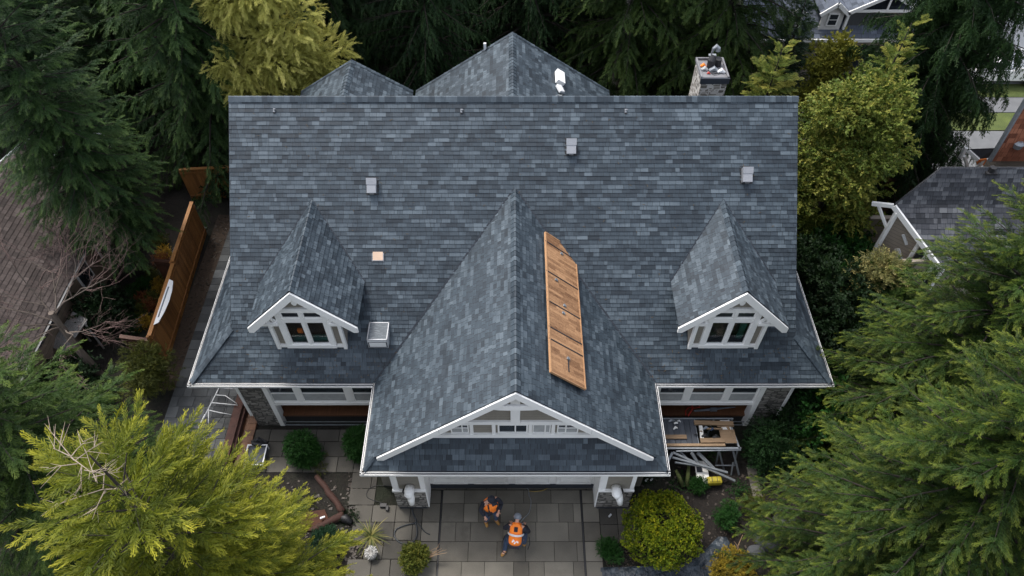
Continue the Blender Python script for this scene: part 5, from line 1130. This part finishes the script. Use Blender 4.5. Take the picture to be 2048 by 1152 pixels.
for i, (u, v, c_, s_) in enumerate(((1352, 848, 'white', .07), (1358, 843, 'whitemetal', .06), (1351, 857, 'white', .075), (1343, 843, 'greymetal', .1), (1412, 858, 'greycloth', .1), (1425, 860, 'denim', .08), (1402, 864, 'pine', .05), (1410, 874, 'black', .12), (1432, 876, 'black', .12), (1392, 870, 'black', .05))):
    p = at(u, v, z0+.06); b = MB()
    b.tube([p+Vector((-s_, r.uniform(-.03, .03), 0)), p+Vector((0, s_*.5, .03)), p+Vector((s_, r.uniform(-.05, .05), 0))], [s_*.35, s_*.6, s_*.3], 7)
    tag(b.build('work_item', M[c_]), {0: 'upper crumpled white rag on the grey boards of the work platform', 2: 'lower crumpled white rag on the grey boards of the work platform', 7: 'black lump in the middle opening of the work platform', 8: 'black lump beside the plywood of the work platform', 9: 'small black lump at the edge of the grey boards'}.get(i) or {'white': '', 'whitemetal': 'small pale fitting beside the white rags', 'greymetal': 'grey metal part at the left end of the work platform', 'greycloth': 'grey tool lying between the timbers of the work platform', 'denim': 'blue tool lying between the timbers of the work platform', 'pine': 'small wooden block on the work platform', 'black': 'black lump on the work platform'}[c_], 'work item', 'small %s things on the work platform' % c_)
pp = [on for on in ()]
def struts(name, label, segs, m, rad=.035, z=None):
    b = MB()
    for (a, c, w_) in segs: b.bar(at(*a), at(*c), w_, .05)
    return tag(b.build(name, m), label, 'ladder')
struts('folded_ladder', 'grey metal struts of a folded ladder slanting below the work platform', [((1346, 905, 1.0), (1470, 962, .2), .08), ((1345, 915, .95), (1455, 945, .4), .07), ((1350, 925, .9), (1400, 932, .6), .05), ((1345, 905, 1.0), (1330, 935, .6), .08), ((1383, 905, 1.0), (1398, 930, .6), .1), ((1395, 905, .9), (1428, 938, .5), .12), ((1360, 903, .9), (1372, 915, .8), .05)], M['greymetal'])
struts('trestle', 'thin grey trestle legs standing in the dark bed under the platform', [((1438, 900, 1.0), (1448, 940, .02), .04), ((1466, 900, 1.0), (1478, 950, .02), .05), ((1430, 931, .3), (1470, 931, .3), .03), ((1466, 925, .5), (1462, 950, .02), .04)], M['greymetal'])
# red tool and pressure line on the deck
b = MB(); 
def poly3(px, rad): b.tube([at(u, v, z) for u, v, z in px], rad, 6)
poly3([(1372, 832, .6), (1371, 822, .6), (1377, 815, .62), (1388, 816, .65), (1400, 814, .7), (1396, 806, .8), (1397, 798, .9)], .02); poly3([(1384, 808, .7), (1385, 818, .65), (1376, 832, .6)], .03)
tag(b.build('red_tool', M['red']), 'red tubular tool on the wooden deck under the right windows', 'tool')
b = MB(); b.tube([at(1388, 822, .6), at(1420, 819, .6), at(1470, 814, .6)], [.03, .05, .02], 8); b.obox(at(1427, 819, .62), (1, 0, 0), (0, 1, 0), (0, 0, 1), .12, .06, .05); tag(b.build('grey_tool', M['greycloth']), 'dark grey long tool on the wooden deck beside the red one', 'tool')
b = MB(); c_ = at(1404, 944, .3); b.obox(c_, (1, -.05, 0), (.05, 1, 0), (0, 0, 1), .22, .42, .02); o = tag(b.build('white_panel', M['whitedirty'], bevel=.01), 'pale panel with a dark corner below the folded ladder', 'panel'); b = MB(); b.obox(c_+Vector((-.08, .12, .025)), (1, 0, 0), (0, 1, 0), (0, 0, 1), .1, .14, .004); b.build('dark_patch', M['gutter'], o)
p = at(1428, 962, .25); b = MB(); b.obox(p, (1, .05, 0), (-.05, 1, 0), (0, 0, 1), .26, .13, .12); b.obox(p+Vector((.0, 0, .1)), (1, .05, 0), (-.05, 1, 0), (0, 0, 1), .2, .1, .06); o = tag(b.build('yellow_bag', m_plain('yellow_bag', (.30, .24, .012), .6, .3, 8), bevel=.05), 'yellow bag lying in the dark bed behind the golden bush', 'bag')
b = MB()
for x in (-.1, .08): b.obox(p+Vector((x, 0, .165)), (1, 0, 0), (0, 1, 0), (0, 0, 1), .008, .1, .006)
b.build('strap', M['black'], o)
for (u, v, u2, v2, lab) in ((1352, 940, 1366, 972, 'mossy green log leaning beside the golden bush, the left one'), (1378, 925, 1374, 972, 'thin mossy log leaning beside the golden bush, the right one')):
    b = MB(); b.tube([at(u, v, .5), at((u+u2)/2, (v+v2)/2, .35), at(u2, v2, .1)], [.05, .075, .08], 8); tag(b.build('mossy_log', m_plain('moss', (.06, .075, .02), .95, .4, 6), smooth=True), lab, 'log')
# dark tarp at the bottom and boulders
px = [(1196, 1136), (1245, 1134), (1300, 1140), (1360, 1128), (1395, 1112), (1420, 1090), (1436, 1074), (1452, 1074), (1461, 1090), (1458, 1110), (1440, 1130), (1425, 1152), (1420, 1185), (1196, 1185)]
pt = [at(u, v, .0) for u, v in px]; cx_ = sum(p.x for p in pt)/len(pt); cy_ = sum(p.y for p in pt)/len(pt); b = MB(); r = random.Random(3); N_ = len(pt); rings = 9; vs = []
pp = []
for i in range(N_):
    for j in range(5): pp.append(pt[i].lerp(pt[(i+1) % N_], j/5))
n_ = len(pp); cc = Vector((cx_+.4, cy_-.15, 0))
for k_ in range(rings):
    t = 1-k_/rings
    for i, p in enumerate(pp): q = cc+(p-cc)*t; z = .03+.16*(1-t**6)*(.6+.5*math.sin(q.x*7+q.y*3)+.35*math.sin(q.y*11-q.x*5))*(.5 if k_ else 0); vs.append((q.x, q.y, max(.02, z)))
vs.append((cc.x, cc.y, .12)); fs = [(k_*n_+i, k_*n_+(i+1) % n_, (k_+1)*n_+(i+1) % n_, (k_+1)*n_+i) for k_ in range(rings-1) for i in range(n_)]+[((rings-1)*n_+i, (rings-1)*n_+(i+1) % n_, rings*n_) for i in range(n_)]
b.add(vs, fs); k = NT('tarp2'); n1 = k.noise(2.5, 4, rough=.6); n2 = k.noise(7, 3); M['tarp'] = k.fin(k.ramp(n1, [(.35, (.014, .020, .028)), (.7, (.035, .050, .066))]), .42, n2, .8, .08); tag(b.build('tarp', M['tarp'], smooth=True), 'dark blue tarpaulin spread at the bottom edge below the golden bush', 'tarp')
def boulder(u, v, s, seed, label, z=.1):
    p = at(u, v, z); r = random.Random(seed); b = MB(); vs = []; nu, nv = 12, 7
    for j in range(nv+1):
        for i in range(nu): a, e = 2*PI*i/nu, PI*j/nv-PI/2; k_ = 1+r.uniform(-.14, .14); vs.append((p.x+math.cos(a)*math.cos(e)*s*k_, p.y+math.sin(a)*math.cos(e)*s*k_*.8, p.z+math.sin(e)*s*.55*k_))
    b.add(vs, [(j*nu+i, j*nu+(i+1) % nu, (j+1)*nu+(i+1) % nu, (j+1)*nu+i) for j in range(nv) for i in range(nu)]); o = b.build('boulder', M['rock'], smooth=True); sb = o.modifiers.new('s', 'SUBSURF'); sb.levels = sb.render_levels = 1; return tag(o, label, 'boulder')
boulder(1535, 1080, .5, 1, 'large grey boulder half under the big right-hand cedar'); boulder(1570, 1045, .45, 2, 'grey boulder deepest under the big right-hand cedar'); boulder(1512, 1105, .32, 3, 'smaller grey boulder beside the golden yellow shrub')
p = at(1477, 1092, .3); b = MB(); b.tube([(p.x, p.y-.3, .02), (p.x-.02, p.y, .3), (p.x+.15, p.y+.3, .5)], [.02, .018, .01], 6); b.tube([(p.x-.02, p.y, .3), (p.x-.15, p.y+.12, .4)], [.012, .006], 5); tag(b.build('stick', M['pine']), 'forked tan stick standing beside the tarpaulin', 'stick')
for u, v, s, lab in ((1220, 1031, .045, 'small pale can on the paving below the right pier'), (1293, 960, .05, 'pale green scrap under the right garage eave'), (1303, 959, .04, 'white scrap under the right garage eave'), (1394, 985, .03, 'tiny white scrap in the soil behind the golden bush')):
    p = at(u, v, s+.03); b = MB(); b.tube([p-Vector((s, s, 0)), p+Vector((s, s, 0))], s*.7, 8); tag(b.build('scrap', M['whitemetal']), lab, 'scrap')
slabs('stone_border', 8.35, 8.7, 8.3, 11.3, .3, (.33,), M['drive'], .02, 88, .02)
# scattered bark, stones and twigs on the soil
b = MB(); r = random.Random(21)
for i in range(1500):
    z_ = r.choice(((-5.8, -4.9, 8, 11.2), (-9.3, -5.2, 7.5, 10.8), (3.1, 9, 6.5, 9.5), (4.4, 9.6, 8.8, 12.4), (-13.7, -13.05, 15, 24), (3.05, 4.3, 7.3, 9.4)))
    x, y = r.uniform(z_[0], z_[1]), r.uniform(z_[2], z_[3]); a = r.uniform(0, 6.3); L = r.uniform(.015, .06); b.obox((x, y, .02), (math.cos(a), math.sin(a), 0), (-math.sin(a), math.cos(a), 0), (0, 0, 1), L, L*r.uniform(.25, .8), .012, (r.random(), 0, 0, 1))
tag(b.build('bark_chips', m_wood('bark_chips', (.012, .008, .006), (.06, .042, .028), 0, 4)), 'bark chips and small stones strewn over the dark soil', 'bark chips', kind='stuff')
# ---------------------------------------------------------------- people
def skin_obj(name, verts, edges, radii, m, parent, lv=2):
    me = bpy.data.meshes.new(name); me.from_pydata(verts, edges, []); o = link(name, me, m, parent)
    s = o.modifiers.new('skin', 'SKIN'); s.use_smooth_shade = True; s.branch_smoothing = .6
    for i, r in enumerate(radii): me.skin_vertices[0].data[i].radius = (r, r) if not hasattr(r, '__len__') else r
    me.skin_vertices[0].data[0].use_root = True
    q = o.modifiers.new('sub', 'SUBSURF'); q.levels = q.render_levels = lv; return o
def hand(V_, E_, R__, wi, wrist, d, up, side, curl=.6):
    """palm and five bent fingers, appended to the body skeleton at vertex wi"""
    d = Vector(d).normalized(); up = Vector(up); s = d.cross(up).normalized()*side; up = s.cross(d).normalized()*side
    V_.append(tuple(Vector(wrist)+d*.05)); R__.append((.034, .022)); pi = len(V_)-1; E_.append((wi, pi))
    for f, (o_, L) in enumerate(((-.03, .068), (-.011, .078), (.009, .074), (.028, .058))):
        p = Vector(wrist)+d*.085+s*o_; V_.append(tuple(p)); R__.append(.0105); E_.append((pi, len(V_)-1))
        for k_ in (1, 2): p = p+(d*math.cos(curl*k_)-up*math.sin(curl*k_))*L*.55; V_.append(tuple(p)); R__.append(.009 if k_ == 1 else .0075); E_.append((len(V_)-2, len(V_)-1))
    p = Vector(wrist)+d*.03-s*.04; V_.append(tuple(p)); R__.append(.012); E_.append((pi, len(V_)-1)); V_.append(tuple(p+(d-s*.6).normalized()*.045)); R__.append(.0095); E_.append((len(V_)-2, len(V_)-1))
def person(root, J, face, label_parts):
    """J: joints in the root's frame; one continuous skinned body, clothes as children"""
    n = ['pelvis', 'belly', 'chest', 'neck', 'jaw', 'head', 'crown', 'shL', 'elL', 'wrL', 'shR', 'elR', 'wrR', 'hpL', 'knL', 'anL', 'toL', 'hpR', 'knR', 'anR', 'toR']
    R0 = dict(pelvis=(.15, .11), belly=(.135, .105), chest=(.155, .115), neck=.055, jaw=.062, head=.092, crown=.075, sh=.062, el=.045, wr=.03, hp=.085, kn=.058, an=.042, to=.035)
    V_ = [tuple(J[k]) for k in n]; R__ = [R0.get(k, R0.get(k[:2])) for k in n]; ix = {k: i for i, k in enumerate(n)}
    E_ = [(ix[a], ix[c]) for a, c in (('pelvis', 'belly'), ('belly', 'chest'), ('chest', 'neck'), ('neck', 'jaw'), ('jaw', 'head'), ('head', 'crown'), ('chest', 'shL'), ('shL', 'elL'), ('elL', 'wrL'), ('chest', 'shR'), ('shR', 'elR'), ('elR', 'wrR'), ('pelvis', 'hpL'), ('hpL', 'knL'), ('knL', 'anL'), ('anL', 'toL'), ('pelvis', 'hpR'), ('hpR', 'knR'), ('knR', 'anR'), ('anR', 'toR'))]
    for s_, k_ in ((1, 'L'), (-1, 'R')): hand(V_, E_, R__, ix['wr'+k_], J['wr'+k_], Vector(J['wr'+k_])-Vector(J['el'+k_]), (0, 0, 1), s_)
    body = skin_obj('body', V_, E_, R__, M['skin'], root)
    hd = Vector(J['head']); up = (Vector(J['crown'])-Vector(J['jaw'])).normalized(); f = Vector(face); f = (f-up*f.dot(up)).normalized(); s_ = up.cross(f)
    b = MB(); b.tube([hd+f*.085-up*.0, hd+f*.115-up*.03, hd+f*.09-up*.045], [.012, .018, .012], 6); b.build('nose', M['skin'], root, smooth=True)
    b = MB()
    for q in (-1, 1): b.tube([hd+f*.084+s_*q*.032+up*.008, hd+f*.095+s_*q*.032+up*.008], [.013, .008], 8)
    b.build('eyes', M['black'], root); b = MB(); b.obox(hd+f*.088-up*.07, s_, f, up, .024, .006, .006); b.build('mouth', M['red'], root)
    b = MB()
    for q in (-1, 1): b.tube([hd+s_*q*.085-up*.02, hd+s_*q*.10+up*.015], [.014, .02], 8)
    b.build('ears', M['skin'], root)
    # jacket or shirt with sleeves, trousers, boots
    k2 = ['belly', 'chest', 'shL', 'elL', 'wrL', 'shR', 'elR', 'wrR']; j2 = dict(J); 
    for q in 'LR': j2['wr'+q] = Vector(J['elR' if q == 'R' else 'elL']).lerp(Vector(J['wr'+q]), .92)
    k2.append('neck'); j2['neck'] = Vector(J['chest']).lerp(Vector(J['neck']), .8)
    skin_obj('shirt', [tuple(j2[k]) for k in k2], [(0, 1), (1, 2), (2, 3), (3, 4), (1, 5), (5, 6), (6, 7), (1, 8)], [(.165, .135), (.18, .14), .082, .068, .05, .082, .068, .05, .085], M['navy'], root)
    k3 = ['pelvis', 'belly', 'hpL', 'knL', 'anL', 'hpR', 'knR', 'anR']
    j3 = dict(J); j3['belly'] = Vector(J['pelvis']).lerp(Vector(J['belly']), .55)
    skin_obj('trousers', [tuple(j3[k]) for k in k3], [(0, 1), (0, 2), (2, 3), (3, 4), (0, 5), (5, 6), (6, 7)], [(.172, .135), (.16, .125), .105, .08, .062, .105, .08, .062], M['denim'], root)
    for q in 'LR':
        a, t = Vector(J['an'+q]), Vector(J['to'+q]); skin_obj('boot', [tuple(a+Vector((0, 0, .03))), tuple(a-(t-a)*.15+Vector((0, 0, -.035))), tuple(a.lerp(t, .6)), tuple(a.lerp(t, 1.05))], [(0, 1), (1, 2), (2, 3)], [.056, .055, .05, .042], M['tan'], root)
    return body
def vest(root, pts, radii, sh, name='vest'):
    n = len(pts); o = skin_obj(name, list(pts)+list(sh), [(i, i+1) for i in range(n-1)]+[(n-2, n), (n-2, n+1)], list(radii)+[.125, .125], M['orange'], root); return o
# standing worker: faces the camera side and the right, head bowed, left hand at the chest
p = at(984, 1047, 0); w1 = empty('person', (p.x, p.y, 0), R_(28), 'standing worker in orange vest, dark cap and tan boots, one hand at the chest', 'person')
J = dict(pelvis=(0, .06, .93), belly=(.01, .07, 1.10), chest=(.02, .08, 1.34), neck=(.02, .04, 1.51), jaw=(.02, -.0, 1.57), head=(.02, -.01, 1.645), crown=(.02, .01, 1.705),
    shL=(.21, .05, 1.42), elL=(.30, -.04, 1.17), wrL=(.12, -.22, 1.22), shR=(-.19, .08, 1.42), elR=(-.29, .06, 1.15), wrR=(-.24, -.10, .98),
    hpL=(.095, .06, .88), knL=(.13, -.04, .50), anL=(.13, .02, .10), toL=(.16, -.15, .04), hpR=(-.095, .06, .88), knR=(-.12, .02, .49), anR=(-.14, .12, .10), toR=(-.17, -.05, .04))
J = {k_: Vector(v_) for k_, v_ in J.items()}
person(w1, J, (0.1, -1, -.3), None)
vest(w1, [(0, .06, .90), (.01, .07, 1.10), (.02, .08, 1.33), (.02, .06, 1.46)], [(.245, .205), (.24, .195), (.26, .195), (.17, .14)], [(.22, .04, 1.44), (-.21, .07, 1.44)])
b = MB()
for q in (-1, 1): b.tube([(.02+q*.12, -.03, 1.47), (.02+q*.13, -.075, 1.36), (.015+q*.11, -.09, 1.12), (.01+q*.11, -.10, .92)], [.022, .022, .022, .022], 4)
b.build('vest_trim', M['navy'], w1)
b = MB(); b.obox((-.09, -.095, 1.02), (1, 0, 0), (0, 1, -.05), (0, .05, 1), .07, .02, .09); b.build('vest_pocket', M['navy'], w1, bevel=.01)
b = MB(); hd = J['head']; b.tube([hd+Vector((0, .01, .01)), hd+Vector((0, .01, .05)), hd+Vector((0, .015, .09)), hd+Vector((0, .02, .115))], [.107, .106, .085, .04], 16); b.obox(hd+Vector((.01, -.125, .03)), (1, 0, 0), (0, 1, .15), (0, -.15, 1), .07, .065, .008); b.build('cap', M['navy'], w1, bevel=.0, smooth=True)
# crouching worker: back to the camera, bent forward over the hose, one knee on the ground
p = at(1031, 1090, 0); w2 = empty('person', (p.x, p.y, 0), R_(-8), 'crouching worker seen from behind in orange vest with a pale band, bent over the hose', 'person')
J = dict(pelvis=(0, -.16, .50), belly=(0, -.06, .64), chest=(0, .15, .86), neck=(0, .29, .98), jaw=(0, .35, 1.0), head=(0, .41, 1.0), crown=(0, .46, 1.03),
    shL=(-.21, .17, .90), elL=(-.33, .20, .62), wrL=(-.20, .42, .46), shR=(.21, .17, .90), elR=(.34, .18, .62), wrR=(.20, .42, .48),
    hpL=(-.11, -.14, .45), knL=(-.26, .16, .20), anL=(-.27, -.26, .10), toL=(-.34, -.38, .05), hpR=(.11, -.14, .45), knR=(.24, .22, .50), anR=(.24, .02, .10), toR=(.27, .18, .04))
J = {k_: Vector(v_) for k_, v_ in J.items()}
person(w2, J, (0, .6, -1), None)
vt = vest(w2, [(0, -.20, .50), (0, -.08, .64), (0, .14, .86), (0, .27, .96)], [(.225, .185), (.215, .178), (.225, .18), (.16, .13)], [(-.15, .19, .94), (.15, .19, .94)])
dv = Vector((0, .22, .22)).normalized(); nv = Vector((0, -.7, .7)); ax = Vector((1, 0, 0))
b = MB()
for (c_, hw) in ((Vector((0, .055, .775)), .19), ):
    vs = []
    for i in range(9): a = PI*(i/8); q = c_+ax*math.cos(a)*hw*1.16+nv*math.sin(a)*.20; vs += [q-dv*.03, q+dv*.03]
    b.add(vs, [(2*i, 2*i+1, 2*i+3, 2*i+2) for i in range(8)])
b.build('reflective_band', M['band'], w2)
b = MB()
for i, (x, y) in enumerate(((-.06, -.0), (-.02, .02), (.02, -.01), (.06, .01), (0, -.03), (.09, .0), (-.04, .035))): b.obox(Vector((x, -.105, .70))+dv*y*1.2+nv*.145, ax, dv, nv, .014, .022, .004)
b.build('back_print', M['white'], w2)
b = MB(); b.obox(Vector((0, -.23, .56))+nv*.12, ax, dv, nv, .14, .018, .02); b.obox(Vector((.0, .16, .9))+nv*.15, ax, dv, nv, .05, .07, .004); b.build('belt', M['navy'], w2, bevel=.008)
b = MB(); hd = J['head']; b.tube([hd+Vector((0, -.07, .0)), hd+Vector((0, -.02, .02)), hd+Vector((0, .04, .04)), hd+Vector((0, .085, .05))], [.085, .108, .10, .05], 14); b.build('cap', M['greycloth'], w2, smooth=True)
b = MB(); b.tube([(-.30, .1, .35), (-.36, -.1, .3), (-.32, -.32, .25), (-.2, -.38, .3)], .014, 6); b.tube([(.36, .1, .5), (.40, -.05, .4), (.36, -.2, .35)], .014, 6); tag(b.build('tool_strap', M['black'], w2, smooth=True))
w1.scale = w2.scale = (1.2, 1.2, 1.2)
# tool box in front of the crouching worker
q = at(1043, 1052, .55); b = MB(); b.obox((q.x-.02, q.y, .30), (1, 0, 0), (0, 1, 0), (0, 0, 1), .13, .11, .28); o = tag(b.build('pressure_washer', M['greycloth'], bevel=.03), 'grey machine standing in front of the crouching worker', 'machine')
b = MB(); b.tube([(q.x-.14, q.y-.02, .50), (q.x-.14, q.y-.02, .72), (q.x+.10, q.y-.02, .72), (q.x+.10, q.y-.02, .50)], .015, 6); b.build('handle', M['black'], o)
for x in (-.17, .13): b = MB(); b.tube([(q.x+x-.02, q.y, .12), (q.x+x+.02, q.y, .12)], .1, 14); b.build('wheel', M['black'], o)
